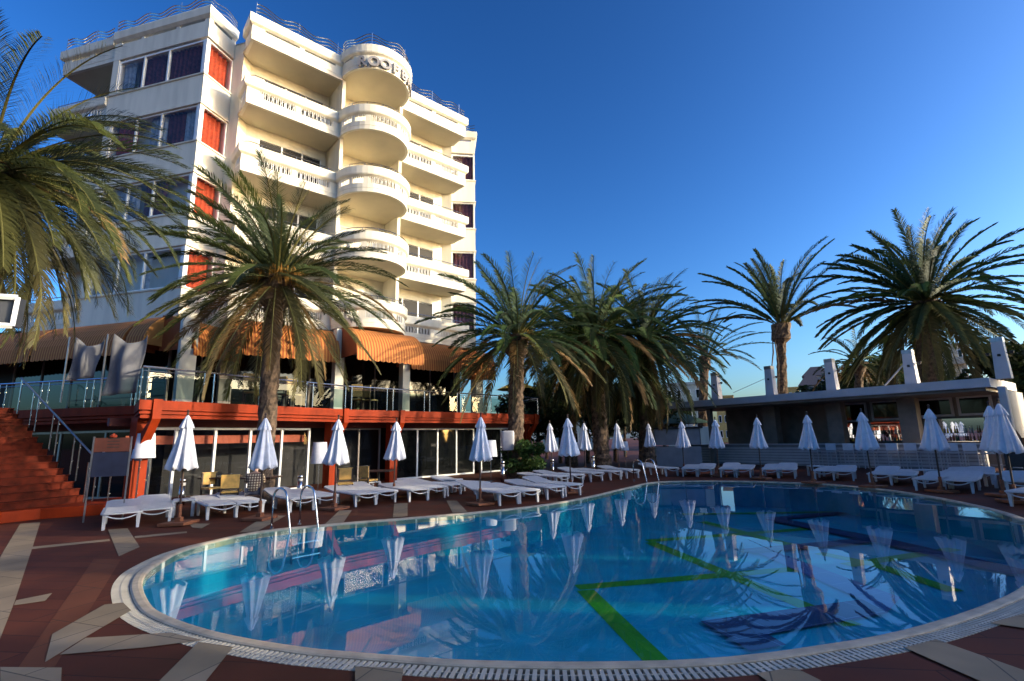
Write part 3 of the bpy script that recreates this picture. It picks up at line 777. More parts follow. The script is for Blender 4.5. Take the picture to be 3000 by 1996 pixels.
for k in (.2, .27, .47, .54, .74, .81, .98):
    p = [rp[1][q]+(rp[2][q]-rp[1][q])*k for q in range(3)]; po.append((p[0], p[1], p[2]-1.05, p[2]))
for k in (.35, .97):
    p = [rp[1][q]+(rp[0][q]-rp[1][q])*k for q in range(3)]; po.append((p[0], p[1], 0, p[2]))
rail(stn, rp, po, 1)
Q0 = SP(-.3, 2.35); Q1 = SP(14, 2.35)
rail(stn, [(Q0[0], Q0[1], PZ+1.0), (Q1[0], Q1[1], PZ+.175*14+1.05)], [(Q0[0], Q0[1], PZ, PZ+1.0), ((Q0[0]*.8+Q1[0]*.2), (Q0[1]*.8+Q1[1]*.2), PZ+.4, PZ+1.5)], 1)
q0 = G(-250, 1585); q1 = G(0, 1535); q1b = G(115, 1522); q2 = G(300, 1509)
plh = thing('low_plinth', 'low red plinth in front of the staircase beside the first loungers', 'plinth', (q2[0], q2[1], 0))
mb = MB(); mb.prism([q0, q1, q1b, q2, (-9.9, 14.4), (-11.4, 15.2), (-13.5, 13), (-14, 10)], 0, PZ-.003); mb.build('plinth_block', m_red, plh, bevel=.01)

# ------------------------------------------------------------------ parasols
def make_umbrella(var=0):
    rv_ = random.Random(50+var); root = thing('parasol', 'folded white parasol', 'parasol', (0, 0, 0), group='folded white parasols round the pool')
    def cone(levels, n=96, k=8, seed=0):
        rnd = random.Random(seed); mb = MB(); ph = rnd.random()*6
        for (z, r, a, tw) in levels:
            tw = tw*(1+var*.5); r = r*(.82+.03*var)
            for i in range(n):
                t = 2*math.pi*i/n; w1 = math.cos(k*t+ph+tw); rr = r*(1+a*w1*1.15+a*.5*math.cos(3*t+ph)+a*.35*math.cos(5*t+2.3*ph+z*3)+a*.18*math.cos(17*t+ph*7+z*5))
                mb.v.append((rr*math.cos(t), rr*math.sin(t), z+(.03*w1 if a > .15 and z == levels[-1][0] else 0)))
        m = len(levels)
        for j in range(m-1):
            for i in range(n):
                l = (i+1) % n; mb.f.append((j*n+i, (j+1)*n+i, (j+1)*n+l, j*n+l))
        return mb
    H0, H1 = 2.27, 1.13
    mb = cone([(H0, .012, 0, 0), (H0-.05, .035, .02, 0), (H0-.25, .125, .08, .1), (H0-.27, .115, .1, .1), (H0-.5, .17, .12, .25), (H0-.8, .24, .16, .4), (H0-1.05, .30, .18, .5), (H1+.02, .315, .19, .6), (H1, .305, .2, .6)], seed=var*11+1)
    cp = mb.build('canopy', m_canvas, root, False, True)
    mb = cone([(H0+.015, .012, 0, 0), (H0-.03, .05, .02, 0), (H0-.20, .135, .10, .2), (H0-.26, .155, .13, .3), (H0-.275, .15, .13, .3)], seed=3+var)
    mb.build('vent_flap', m_canvas, cp, False, True)
    mb = MB(); mb.tube([(0, 0, .08), (0, 0, 2.34)], .022, 8); mb.lathe([(.0, 0), (.025, .015), (.03, .035), (.015, .06), (.001, .07)], (0, 0, 2.33), 10); mb.build('pole', m_wood, root, False)
    mb = MB(); mb.box(-.27, .27, -.27, .27, .012, .075); mb.box(-.06, .06, -.06, .06, .07, .16); mb.lathe([(.04, .16), (.04, .42)], (0, 0, 0), 10)
    mb.build('base', m_base, root, False, bevel=.008)
    return root
UM = [(555,1213,1),(781,1222,0),(990,1226,0),(1158,1233,0),(1404,1219,0),(1615,1238,0),(1665,1223,0),(1707,1239,0),(1806,1239,0),(1899,1240,0),(1992,1234,0),(2091,1228,0),(2211,1222,0),(2358,1213.5,0),(2525,1205,0),(2717,1195,0),(2890,1186,0),(2919,1179,0)]
ULAB = ['brightly lit folded parasol nearest the staircase, tallest on the left side', 'folded bluish white parasol in front of the leaning palm trunk', 'folded white parasol between the tall lamp and the double red pillar',
 'folded white parasol in front of the second red pillar', 'folded bluish parasol left of the covered loudspeaker', 'folded white parasol at the left of the close group of three',
 'folded white parasol in the middle and foremost of the close group of three', 'folded white parasol at the right of the close group of three', 'folded parasol just right of the group of three, before dark palm trunks',
 'folded parasol near the far pool ladder, leaning slightly', 'folded parasol in front of the grey kiosk', 'folded parasol at the left end of the bar roof', 'folded parasol with skirt spread right, before the dark bar opening',
 'folded parasol before the bar counter next to the first stool', 'folded parasol in front of the left bar mirror', 'folded parasol in front of the right bar mirror', 'folded parasol half hidden behind the rightmost one', 'large folded parasol, rightmost, near the end post of the bar']
ums = [make_umbrella(k) for k in range(4)]
upos = []
for i, (px, py, f_) in enumerate(UM):
    r = ray(px, py); zt = 2.3
    if i == 0: t = .6/r[2]*1.13
    else: t = .6/r[2]
    x, y = r[0]*t, r[1]*t; z = CH+r[2]*t; sc = z/2.3
    upos.append((x, y))
    if i < 4: o = ums[i]; o.location = (x, y, 0); o.scale = (sc,)*3; o['label'] = ULAB[i]
    else: o = copy_tree(ums[(i*3+1) % 4], (x, y, 0), i*1.37, ULAB[i], sc)
    o.rotation_euler = (R(random.uniform(-1.6, 1.6)), R(random.uniform(-1.6, 1.6)), i*1.37)

# ------------------------------------------------------------------ sun loungers
def make_lounger(tilt=7):
    root = thing('sun_lounger', 'white plastic sun lounger', 'sun lounger', (0, 0, 0), group='white plastic sun loungers round the pool')
    # local: foot end at y=0, head at y=2.1, width .74
    W_, zt = .335, .315
    mb = MB(); base = 0
    out = []
    for i in range(13):
        t = math.pi*i/12; out.append((-W_+.06*(1-math.sin(t))*0, 0))
    pl = [(-W_, .10), (-W_+.05, .03), (-W_+.16, 0), (W_-.16, 0), (W_-.05, .03), (W_, .10), (W_, 1.28), (-W_, 1.28)]
    mb.prism(pl, zt-.034, zt); 
    bed = mb.build('bed', m_plastic, root, False, bevel=.012)
    mb = MB()
    for k in range(9):
        y = .12+k*.128; mb.box(-W_+.06, W_-.06, y, y+.085, zt+.001, zt+.010)
    mb.build('slats', m_plastic, bed, False)
    # raised back
    mb = MB(); a = R(tilt)
    def bk(x, d, h): return (x, 1.30+d*math.cos(a)-h*math.sin(a), zt-.03+d*math.sin(a)+h*math.cos(a))
    vs = []
    for h in (-.02, .02):
        for (x, d) in ((-W_+.02, 0), (W_-.02, 0), (W_-.02, .66), (W_-.1, .78), (-W_+.1, .78), (-W_+.02, .66)): vs.append(bk(x, d, h))
    mb.add(vs, [(5,4,3,2,1,0), (6,7,8,9,10,11)]+[(i, (i+1) % 6, 6+(i+1) % 6, 6+i) for i in range(6)])
    mb.build('backrest', m_plastic, root, False, bevel=.01)
    for sx in (-1, 1):
        for (y, z_) in ((.16, zt), (1.15, zt)):
            mb = MB(); x0 = sx*(W_-.07)
            mb.add([(x0-.035, y-.05, zt-.04), (x0+.035, y-.05, zt-.04), (x0+.035, y+.06, zt-.04), (x0-.035, y+.06, zt-.04),
                    (x0-.025, y-.03-.03, .0), (x0+.025, y-.03-.03, .0), (x0+.025, y+.02-.03, .0), (x0-.025, y+.02-.03, .0)],
                   [(0,1,2,3), (7,6,5,4), (0,4,5,1), (1,5,6,2), (2,6,7,3), (3,7,4,0)])
            mb.build('leg', m_plastic, root, False, bevel=.006)
    mb = MB(); pts = [((-W_+.06)+(2*W_-.12)*i/14, -.005-.03*math.sin(math.pi*i/14), zt-.035-.075*math.sin(math.pi*i/14)) for i in range(15)]
    mb.tube(pts, .013, 6); mb.build('foot_bar', m_plastic, root, False, True)
    return root
LN = [((352,1552),-36),((450,1538),-36),((652,1522),-41),((735,1514),-41),((890,1500),-43),((957,1492),-43),((1078,1484),-42),((1137,1476),-42),((1233,1470),-40),((1286,1462),-40),
 ((1500,1481),-34),((1558,1475),-34),((1636,1463),-36),((1688,1455),-36),((1655,1424),-40),((1700,1419),-40),((1755,1412),-34),((1812,1407),-34),((1860,1402),-28),((1975,1396),-20),
 ((2023,1398),24),((2062,1398),24),((2135,1400),27),((2175,1400),27),((2258,1402),32),((2304,1403),32),((2415,1408),38),((2472,1410),38),((2580,1421),42),((2645,1425),42),
 ((2720,1441),49),((2808,1446),49),((2800,1416),46),((2872,1420),46),((3000,1450),45),((3010,1490),60),((1340,1452),-52),((1420,1447),-52)]
ordn = ['first','second','third','fourth','fifth','sixth','seventh','eighth','ninth','tenth','eleventh','twelfth','thirteenth','fourteenth','fifteenth','sixteenth','seventeenth','eighteenth','nineteenth','twentieth']
LLAB = {}
order = sorted(range(20), key=lambda i: LN[i][0][0]); 
for k, i in enumerate(order): LLAB[i] = f'white plastic sun lounger in front of the terrace, {ordn[k]} from the left along that side'
order = sorted(range(20, 36), key=lambda i: LN[i][0][0])
for k, i in enumerate(order): LLAB[i] = f'white plastic sun lounger on the bar side of the pool, {ordn[k]} counted from the kiosk'
LLAB[0] = 'white sun lounger nearest the staircase, left of the first pair'
LLAB[1] = 'white sun lounger beside the small table and first parasol'
LLAB[36] = 'white sun lounger in the second row, left one left of the covered loudspeaker'; LLAB[37] = 'white sun lounger in the second row, nearest the covered loudspeaker'
lgs = [make_lounger(t_) for t_ in (7, 10, 4)]
for i, ((px, py), az) in enumerate(LN):
    x, y = G(px, py); rz = -R(az)
    if i < 3: o = lgs[i]; o.location = (x, y, 0); o.rotation_euler = (0, 0, rz); o['label'] = LLAB[i]; o.scale = (1.08,)*3
    else: copy_tree(lgs[(i*7) % 3], (x, y, 0), rz+R(random.uniform(-2.5, 2.5)), LLAB[i], 1.08)
# ------------------------------------------------------------------ small plastic tables
def make_table():
    root = thing('side_table', 'small white table', 'side table', group='small white plastic side tables')
    mb = MB(); mb.box(-.24, .24, -.24, .24, .36, .40); mb.build('table_top', m_plastic, root, False, bevel=.02)
    for sx in (-1, 1):
        for sy in (-1, 1):
            mb = MB(); mb.box(sx*.2-.035, sx*.2+.035, sy*.2-.035, sy*.2+.035, 0, .37); mb.build('leg', m_plastic, root, False, bevel=.008)
    return root
tb0 = make_table()
for i, ((px, py), lab) in enumerate([((535, 1512), 'small white plastic table behind the first parasol pole'), ((1085, 1448), 'small white plastic table before the second red pillar'), ((1328, 1440), 'small white plastic table left of the covered loudspeaker'),
      ((2392, 1395), 'small white plastic table beside the first bar stools'), ((2715, 1412), 'small white plastic table between the loungers before the right mirror'), ((2905, 1428), 'small white plastic table at the foot of the rightmost parasols')]):
    x, y = G(px, py)
    if i == 0: tb0.location = (x, y, 0); tb0.rotation_euler = (0, 0, R(30)); tb0['label'] = lab
    else: copy_tree(tb0, (x, y, 0), R(30+i*17), lab)
# ------------------------------------------------------------------ pool ladders
def ladder(p1, p2, inward, lab):
    root = thing('pool_ladder', lab, 'pool ladder', (p1[0], p1[1], 0), group='steel pool ladders')
    for p in (p1, p2):
        pts = [(p[0], p[1], 0), (p[0], p[1], .55)]
        for k in range(9):
            t = math.pi*(1-k/8*.9); r_ = .22
            pts.append((p[0]+inward[0]*(r_+r_*math.cos(t)), p[1]+inward[1]*(r_+r_*math.cos(t)), .58+r_*math.sin(t)))
        pts.append((p[0]+inward[0]*.60, p[1]+inward[1]*.60, -.05)); pts.append((p[0]+inward[0]*.68, p[1]+inward[1]*.68, -.6))
        mb = MB(); mb.tube(pts, .021, 8); mb.build('rail', m_steel, root, smooth=True)
        mb = MB(); mb.lathe([(.045, 0), (.045, .012), (.03, .02)], (p[0], p[1], 0.004), 12); mb.build('flange', m_steel, root)
    for z in (-.25, -.5):
        k = .64+(.05+z)*-.1
        mb = MB(); mb.tube([(p1[0]+inward[0]*k, p1[1]+inward[1]*k, z), (p2[0]+inward[0]*k, p2[1]+inward[1]*k, z)], .02, 6); mb.build('step', m_steel, root)
a, b2 = G(795, 1550), G(877, 1538)
ladder(a, b2, (.86, -.51), 'steel pool ladder rails at the near left edge by the loungers')
a, b2 = G(1858, 1411), G(1893, 1407)
ladder(a, b2, (.62, -.78), 'steel pool ladder rails at the far edge of the pool')
# ------------------------------------------------------------------ floor lamps and bollards
def lamp(px, d, ytop, ybot, ratio, lab):
    t = AT(px, ytop, d); bt = AT(px, ybot, d); h = t[2]-bt[2]; r = h*ratio
    root = thing('floor_lamp', lab, 'floor lamp', (t[0], t[1], 0), group='tall floor lamps with white shades')
    mb = MB(); mb.lathe([(r, bt[2]), (r*.78, t[2]), (r*.76, t[2]), (r*.97, bt[2]+.01)], (t[0], t[1], 0), 28, cap=False); mb.build('lamp_shade', m_canvas, root, smooth=True)
    mb = MB(); mb.tube([(t[0], t[1], 0), (t[0], t[1], t[2]-.05)], .016, 8); mb.lathe([(.16, .0), (.16, .02), (.03, .03)], (t[0], t[1], .02), 16); mb.build('pole', m_steel, root)
lamp(428, 17.4, 1270, 1342, .42, 'tall floor lamp with white shade beside the staircase, before the first red pillar')
lamp(938, 19.0, 1296, 1358, .40, 'tall floor lamp with white shade between the leaning palm and double red pillar')
lamp(1437, 21, 1290, 1338, .42, 'floor lamp with pale shade half hidden behind the bluish parasol')
lamp(1830, 27, 1294, 1320, .42, 'small far floor lamp with pale shade behind the parasols near the palms')
def bollard(px, ytop, ybot, lab):
    x, y = G(px, ybot); d = math.hypot(x, y); z = AT(px, ytop, d)[2]; r = .085
    root = thing('bollard_light', lab, 'bollard', (x, y, 0), group='steel bollard lights')
    mb = MB(); mb.lathe([(r, 0), (r, z*.72)], (x, y, 0), 16); mb.build('body', m_steel, root, smooth=True)
    mb = MB(); mb.lathe([(r*.9, z*.72), (r*.9, z*.84)], (x, y, 0), 16); mb.build('lens', m_lgrey, root, smooth=True)
    mb = MB(); mb.lathe([(r, z*.84), (r, z*.97), (r*.6, z)], (x, y, 0), 16); mb.build('cap', m_steel, root, smooth=True)
bollard(530, 1402, 1480, 'steel bollard light behind the first parasol'); bollard(877, 1392, 1455, 'steel bollard light right of the leaning palm trunk')
bollard(1473, 1350, 1412, 'steel bollard light at the foot of the loudspeaker stand'); bollard(1619, 1345, 1398, 'steel bollard light behind the group of three parasols')
bollard(1739, 1335, 1388, 'steel bollard light between the group of three parasols and the far palms')
# ------------------------------------------------------------------ covered loudspeaker on a stand
t = AT(1487, 1262, 22); bt = AT(1487, 1318, 22)
root = thing('covered_loudspeaker', 'loudspeaker under a pale fabric cover on a tripod stand beside the shrub palm', 'loudspeaker', (t[0], t[1], 0))
mb = MB(); hw = .28; rnd = random.Random(2)
for j, (z, k) in enumerate([(bt[2]-.02, .80), (bt[2]+.15, .92), ((t[2]+bt[2])/2, 1.0), (t[2]-.08, 1.02), (t[2]-.01, .9), (t[2], .3)]):
    for i in range(24):
        a = 2*math.pi*i/24; rr = 1/max(abs(math.cos(a)), abs(math.sin(a)))**.75*hw*k*(1+.05*rnd.uniform(-1, 1))
        mb.v.append((t[0]+rr*math.cos(a), t[1]+.8*rr*math.sin(a), z))
for j in range(5):
    for i in range(24): l = (i+1) % 24; mb.f.append((j*24+i, j*24+l, (j+1)*24+l, (j+1)*24+i))
mb.f.append(tuple(5*24+i for i in range(24))); mb.build('fabric_cover', m_lgrey, root, smooth=True)
mb = MB(); mb.tube([(t[0], t[1], .3), (t[0], t[1], bt[2]+.1)], .02, 8); mb.build('pole', m_black, root)
for k in range(3):
    a = k*2.09+.4; mb = MB(); mb.tube([(t[0], t[1], .75), (t[0]+.45*math.cos(a), t[1]+.45*math.sin(a), 0)], .013, 6); mb.build('leg', m_black, root)
# ------------------------------------------------------------------ menu board
p = AT(330, 1300, 15.6)
root = thing('menu_board', 'tall framed menu board with orange header and blue panel near the stair rail', 'menu board', (p[0], p[1], 0), rz=R(28))
def PB(name, x0, x1, y0, y1, z0, z1, m, par=root): mb = MB(); mb.box(x0, x1, y0, y1, z0, z1); return mb.build(name, m, par, False)
m_blue = mat('blue_board', (.016, .02, .045), .5); m_hdr = mat('orange_header', (.12, .03, .014), .6)
zt_, zm_, zb_ = AT(330, 1283, 15.6)[2], AT(330, 1325, 15.6)[2], AT(322, 1396, 15.6)[2]
PB('header_panel', -.34, .34, -.02, .02, zm_+.01, zt_, m_hdr); PB('lower_panel', -.34, .34, -.018, .018, zb_, zm_, m_blue)
mb = MB()
for k in range(4): mb.box(-.10, .14, -.026, -.0225, zm_+.10+k*.07, zm_+.125+k*.07)
mb.build('text_lines', m_wood, root, False)
for sx in (-1, 1): PB('frame_post', sx*.36-.015, sx*.36+.015, -.02, .02, .0, zt_+.03, m_dsteel)
mb = MB(); mb.lathe([(.001, 0), (.07, .02), (.08, .06), (.001, .12)], (0, 0, zt_-.01), 12); mb.build('emblem', m_cur_o, root, False)
# ------------------------------------------------------------------ chairs and tables in front of the rooms
def make_chair(name, label, m, group, h=.9):
    root = thing(name, label, 'chair', group=group)
    mb = MB(); mb.box(-.22, .22, -.22, .22, .43, .48); mb.build('seat', m, root, False, bevel=.01)
    mb = MB(); mb.box(-.22, .22, .19, .23, .55, h); mb.build('backrest', m, root, False, bevel=.01)
    for sx in (-1, 1):
        for sy in (-1, 1):
            mb = MB(); mb.box(sx*.2-.02, sx*.2+.02, sy*.2-.02, sy*.2+.02, 0, .44 if sy < 0 else h-.02); mb.build('leg', m_wood, root, False)
    return root
ch0 = make_chair('dining_chair', 'dining chair with amber wooden back left of the plaid shirted person', m_yellow, 'dining chairs before the poolside rooms')
x, y = G(672, 1492); ch0.location = (x, y, 0); ch0.rotation_euler = (0, 0, R(-160))
for (px, py, rz, lab) in ((1078, 1449, 150, 'dining chair with amber back near the second red pillar'), (618, 1478, 60, 'dining chair in shade beside the pale wall panel'), (1010, 1462, 20, 'dining chair in shade before the first glass door past the pillars')):
    x, y = G(px, py); copy_tree(ch0, (x, y, 0), R(rz), lab)
def make_dtable(lab, loc):
    root = thing('dining_table', lab, 'table', loc, group='dining tables before the poolside rooms')
    mb = MB(); mb.box(-.45, .45, -.4, .4, .70, .74); mb.build('table_top', m_wood, root, False, bevel=.008)
    mb = MB(); mb.lathe([(.22, 0), (.22, .03), (.04, .06), (.04, .7)], (0, 0, 0), 14); mb.build('pedestal', m_black, root, False)
for (px, py, lab) in ((640, 1472, 'dark square table in front of the pale wall panel'), (1108, 1446, 'dark table by the second red pillar'), (760, 1474, 'dark table where the plaid shirted person sits')):
    x, y = G(px, py); make_dtable(lab, (x, y, 0))
# terrace wicker chairs
wc = make_chair('terrace_chair', 'tall wicker terrace chair right of the leaning palm trunk', m_wicker, 'wicker chairs on the raised terrace', 1.05)
def TP(px, py, z=2.9): 
    r = ray(px, py); t = (z-CH)/r[2]; return (r[0]*t, r[1]*t)
def on_ter(az_px, back_):      # point on the terrace behind the edge below a photo column
    r = ray(az_px, 1150); k = r[0]/r[1]
    for a, b2 in ((TA, TB), (TB, TC)):
        dx, dy = b2[0]-a[0], b2[1]-a[1]; den = dx-k*dy
        t = (k*a[1]-a[0])/den
        if 0 <= t <= 1: x, y = a[0]+dx*t, a[1]+dy*t; d = math.hypot(x, y); return (x*(1+back_/d), y*(1+back_/d), 2.9)
for i, (px, bk, rz, lab) in enumerate([(833, .6, 170, 0), (858, .7, 60, 'wicker terrace chair turned sideways behind the balustrade right of the palm trunk'), (735, .7, 200, 'wicker terrace chair left of the leaning palm trunk'), (1050, .8, 180, 'wicker terrace chair above the first bracket joint'), (1085, .9, 150, 'wicker terrace chair between the two red brackets')]):
    p = on_ter(px, bk)
    if i == 0: wc.location = p; wc.rotation_euler = (0, 0, R(rz))
    else: copy_tree(wc, p, R(rz), lab)
m_cloth = mat('grey_white_cloth', (.14, .14, .155), .85, .1, 4)
# white cloth sails left of terrace
def sail(P, lab, z0, z1, wx):
    root = thing('cloth_screen', lab, 'cloth screen', (P[0], P[1], 2.9), group='white cloth screens on the terrace')
    mb = MB(); kx, kz = 12, 10
    for j in range(kz+1):
        for i in range(kx+1):
            u, v = i/kx, j/kz; x = (u-.5)*wx*(1-.12*v)+.12*v; y = .08*math.sin(u*9)+.06*math.sin(v*5+u*4); z = z0+(z1-z0)*v-.25*math.sin(math.pi*u)*v+.25*u*(v-1)*-.3
            mb.v.append((P[0]+x*.97, P[1]+x*.2+y, z))
    for j in range(kz):
        for i in range(kx): a = j*(kx+1)+i; mb.f.append((a, a+1, a+kx+2, a+kx+1))
    o = mb.build('cloth', m_cloth, root, smooth=True); s2 = o.modifiers.new('s', 'SOLIDIFY'); s2.thickness = .004
    mb = MB(); mb.tube([(P[0]-wx/2, P[1]-.1, 2.9), (P[0]-wx/2, P[1]-.1, z1)], .02, 6); mb.build('post', m_dsteel, root)
p = AT(355, 1100, 17.5); sail(p, 'white cloth screen hanging at the terrace corner left of the striped awning', 3.05, 4.75, .85)
p = AT(235, 1100, 18.3); sail(p, 'dim white cloth screen farther left along the terrace', 3.5, 4.7, .7)
# ------------------------------------------------------------------ seated person in plaid shirt
def skin(name, verts, edges, radii, m, parent, sub=2):
    me = bpy.data.meshes.new(name); me.from_pydata(verts, edges, []); me.materials.append(m)
    o = bpy.data.objects.new(name, me); COL.objects.link(o)
    sk = o.modifiers.new('skin', 'SKIN'); sk.use_smooth_shade = True
    if not me.skin_vertices: me.skin_vertices.new()
    for i, r in enumerate(radii):
        me.skin_vertices[0].data[i].radius = r if isinstance(r, tuple) else (r, r); me.skin_vertices[0].data[i].use_root = (i == 0)
    ss = o.modifiers.new('sub', 'SUBSURF'); ss.levels = sub; ss.render_levels = sub
    o.parent = parent
    return o
x, y = G(738, 1492)
pr = thing('person', 'seated person in a brown and cream plaid shirt with back to the pool', 'person', (x, y, 0), rz=R(18)); pr.scale = (.86,)*3
V = [(0,0,.52),(0,.02,.66),(0,.06,.84),(0,.14,.99),(0,.24,1.08),(0,.31,1.16),(0,.33,1.27),      # pelvis..head
     (-.17,.14,1.0),(-.25,.25,.80),(-.18,.45,.76),(-.15,.52,.77),(.17,.14,1.0),(.25,.25,.80),(.18,.45,.76),(.15,.52,.77),
     (-.11,.05,.50),(-.13,.44,.50),(-.13,.42,.08),(-.13,.53,.05),(.11,.05,.50),(.13,.44,.50),(.13,.42,.08),(.13,.53,.05)]
Ed = [(0,1),(1,2),(2,3),(3,4),(4,5),(5,6),(3,7),(7,8),(8,9),(9,10),(3,11),(11,12),(12,13),(13,14),(0,15),(15,16),(16,17),(17,18),(0,19),(19,20),(20,21),(21,22)]
Rd = [(.15,.12),(.14,.10),(.15,.10),(.15,.10),.06,.06,(.085,.10),.065,.05,.038,.03,.065,.05,.038,.03,.085,.065,.045,.04,.085,.065,.045,.04]
for k_, sg in ((10, -1), (14, 1)):
    hx, hy, hz = V[k_]
    for q in range(4):
        fx = hx+(-.03+.02*q); L_ = (.055, .07, .065, .05)[q]; b0 = len(V)
        V += [(fx, hy+.05, hz-.005), (fx+.003*q, hy+.05+L_, hz-.025)]; Ed += [(k_, b0), (b0, b0+1)]; Rd += [.010, .008]
    b0 = len(V); V += [(hx-sg*.045, hy+.02, hz-.005), (hx-sg*.06, hy+.06, hz-.01)]; Ed += [(k_, b0), (b0, b0+1)]; Rd += [.011, .009]
body = skin('body', V, Ed, Rd, m_skin, pr)
sh = skin('shirt', [(0,0,.50),(0,.01,.66),(0,.05,.84),(0,.13,1.0),(-.18,.14,1.0),(-.26,.25,.80),(-.22,.36,.78),(.18,.14,1.0),(.26,.25,.80),(.22,.36,.78)],
     [(0,1),(1,2),(2,3),(3,4),(4,5),(5,6),(3,7),(7,8),(8,9)], [(.20,.155),(.195,.14),(.21,.14),(.20,.125),.085,.07,.06,.085,.07,.06], m_plaid, pr)
tr = skin('trousers', [(0,.0,.50),(-.11,.06,.51),(-.13,.46,.51),(-.13,.43,.12),(.11,.06,.51),(.13,.46,.51),(.13,.43,.12)], [(0,1),(1,2),(2,3),(0,4),(4,5),(5,6)], [(.17,.13),.105,.085,.06,.105,.085,.06], m_denim, pr)
hr = skin('hair', [(0,.30,1.28),(0,.32,1.31),(0,.36,1.31)], [(0,1),(1,2)], [.095,.105,.085], m_hair, pr)
st_ = thing('stool', 'low dark stool under the plaid shirted person', 'stool', (x, y, 0), rz=R(18)); st_.scale = (.86,)*3
mb = MB(); mb.box(-.2, .2, -.18, .2, .38, .42); mb.build('seat', m_wood, st_, False)
for sx in (-1, 1):
    for sy in (-1, 1): mb = MB(); mb.box(sx*.17-.02, sx*.17+.02, sy*.15-.02, sy*.15+.02, 0, .385); mb.build('leg', m_wood, st_, False)

# ------------------------------------------------------------------ pool bar
BO = (10.56, 32.3); BUz = 143; BU = (math.sin(R(BUz)), math.cos(R(BUz))); BN = (BU[1], -BU[0])
def B2_(s, n_): return (BO[0]+s*BU[0]+n_*BN[0], BO[1]+s*BU[1]+n_*BN[1])
def hitB(px, py, n_):          # s,z where the photo ray meets the plane n=n_
    r = ray(px, py); ox_, oy_ = BO[0]+n_*BN[0], BO[1]+n_*BN[1]
    a, b2, c, d = r[0], -BU[0], r[1], -BU[1]; det = a*d-b2*c
    t = (ox_*d-b2*oy_)/det; s = (a*oy_-c*ox_)/det
    return s, CH+r[2]*t
bar = thing('pool_bar', 'low grey open pool bar with flat white edged roof and horizontal slat counter', 'bar', (*B2_(5, -1.5), 0))
def bprism(name, s0, s1, n0, n1, z0, z1, m, par=None, bevel=0):
    mb = MB(); mb.prism([B2_(s0, n0), B2_(s1, n0), B2_(s1, n1), B2_(s0, n1)], z0, z1); return mb.build(name, m, par or bar, bevel=bevel)
sR, zR = hitB(2902, 1133, 1.2); sL, zL = hitB(1961, 1198, 1.2); sR2, zR2 = hitB(2902, 1102, 1.2)
RB, RT = (zR+zL)/2, (zR+zL)/2+.36
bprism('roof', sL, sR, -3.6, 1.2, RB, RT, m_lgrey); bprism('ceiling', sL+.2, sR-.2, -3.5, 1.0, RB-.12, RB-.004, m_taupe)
s0, z0 = hitB(2010, 1318, 0); s1, z1 = hitB(2860, 1302, 0); CT = 1.05
bprism('counter_top', s0-.1, s1+.3, -.55, .12, CT, CT+.06, m_lgrey, bevel=.006)
bprism('counter_body', s0, s1+.2, -.5, -.02, 0, CT, m_grey)
mb = MB()
k = 0
zz = .10
while zz < CT-.12: mb.prism([B2_(s0+.02, -.02), B2_(s1+.2, -.02), B2_(s1+.2, .03), B2_(s0+.02, .03)], zz, zz+.10); zz += .145
mb.build('counter_slats', m_lgrey, bar)
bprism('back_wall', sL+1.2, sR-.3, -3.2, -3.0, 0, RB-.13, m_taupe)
for px in (2255, 2445, 2660):
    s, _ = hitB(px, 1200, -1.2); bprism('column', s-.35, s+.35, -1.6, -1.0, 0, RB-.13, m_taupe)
s, _ = hitB(2075, 1250, .6); bprism('column', s-.12, s+.12, .2, .45, 0, RB-.13, m_taupe)
# end wall with cut
sE, _ = hitB(2935, 1200, .9)
bprism('end_post', sE+.0, sE+.22, .55, .95, 0, RB-.003, m_lgrey)
mb = MB(); vs = []
for ds in (0, .14):
    for (n_, z) in ((.5, RB-.13), (.5, 1.75), (-.6, 1.3), (-2.5, 1.3), (-2.5, RB-.13)):
        p = B2_(sE+.03+ds, n_); vs.append((*p, z))
mb.add(vs, [(0,1,2,3,4), (9,8,7,6,5)]+[(i, i+5, (i+1) % 5+5, (i+1) % 5) for i in range(5)]); mb.build('end_wall', m_grey, bar)
# framed mirrors on the back wall
m_mir = mat('mirror_glass', (.75, .77, .78), .02, .02, 1, metal=1)
def frame_on(px0, py0, px1, py1, n_, name, m_in, inner=None, fr=.10, fm=m_lgrey):
    sa, za = hitB(px0, py0, n_); sb, zb = hitB(px1, py1, n_)
    mb = MB()
    def pb(a, b2, c, d): mb.prism([B2_(a, n_), B2_(b2, n_), B2_(b2, n_+.06), B2_(a, n_+.06)], c, d)
    pb(sa, sb, za-fr, za); pb(sa, sb, zb, zb+fr); pb(sa, sa+fr, zb+fr, za-fr); pb(sb-fr, sb, zb+fr, za-fr)
    f_ = mb.build(name, fm, bar)
    mb = MB(); mb.prism([B2_(sa+fr, n_+.01), B2_(sb-fr, n_+.01), B2_(sb-fr, n_+.03), B2_(sa+fr, n_+.03)], zb+fr, za-fr); mb.build(inner or 'panel', m_in, f_)
frame_on(2455, 1184, 2545, 1235, -2.9, 'fridge_frame', m_mirror); frame_on(2548, 1176, 2648, 1230, -2.9, 'fridge_frame', m_mirror)
frame_on(2684, 1170, 2798, 1220, -2.9, 'fridge_frame', m_mirror); frame_on(2800, 1162, 2915, 1215, -2.9, 'fridge_frame', m_mirror)
frame_on(2462, 1240, 2652, 1300, -2.9, 'mirror_frame', m_mir, 'mirror', .03, m_black); frame_on(2700, 1228, 2900, 1296, -2.9, 'mirror_frame', m_mir, 'mirror', .03, m_black)
mb = MB()
for px in (2462, 2700):
    sa, _ = hitB(px, 1260, -2.7); sb, _ = hitB(px+190, 1260, -2.7)
    for z in (1.15, 1.5): mb.prism([B2_(sa, -2.8), B2_(sb, -2.8), B2_(sb, -2.5), B2_(sa, -2.5)], z, z+.02)
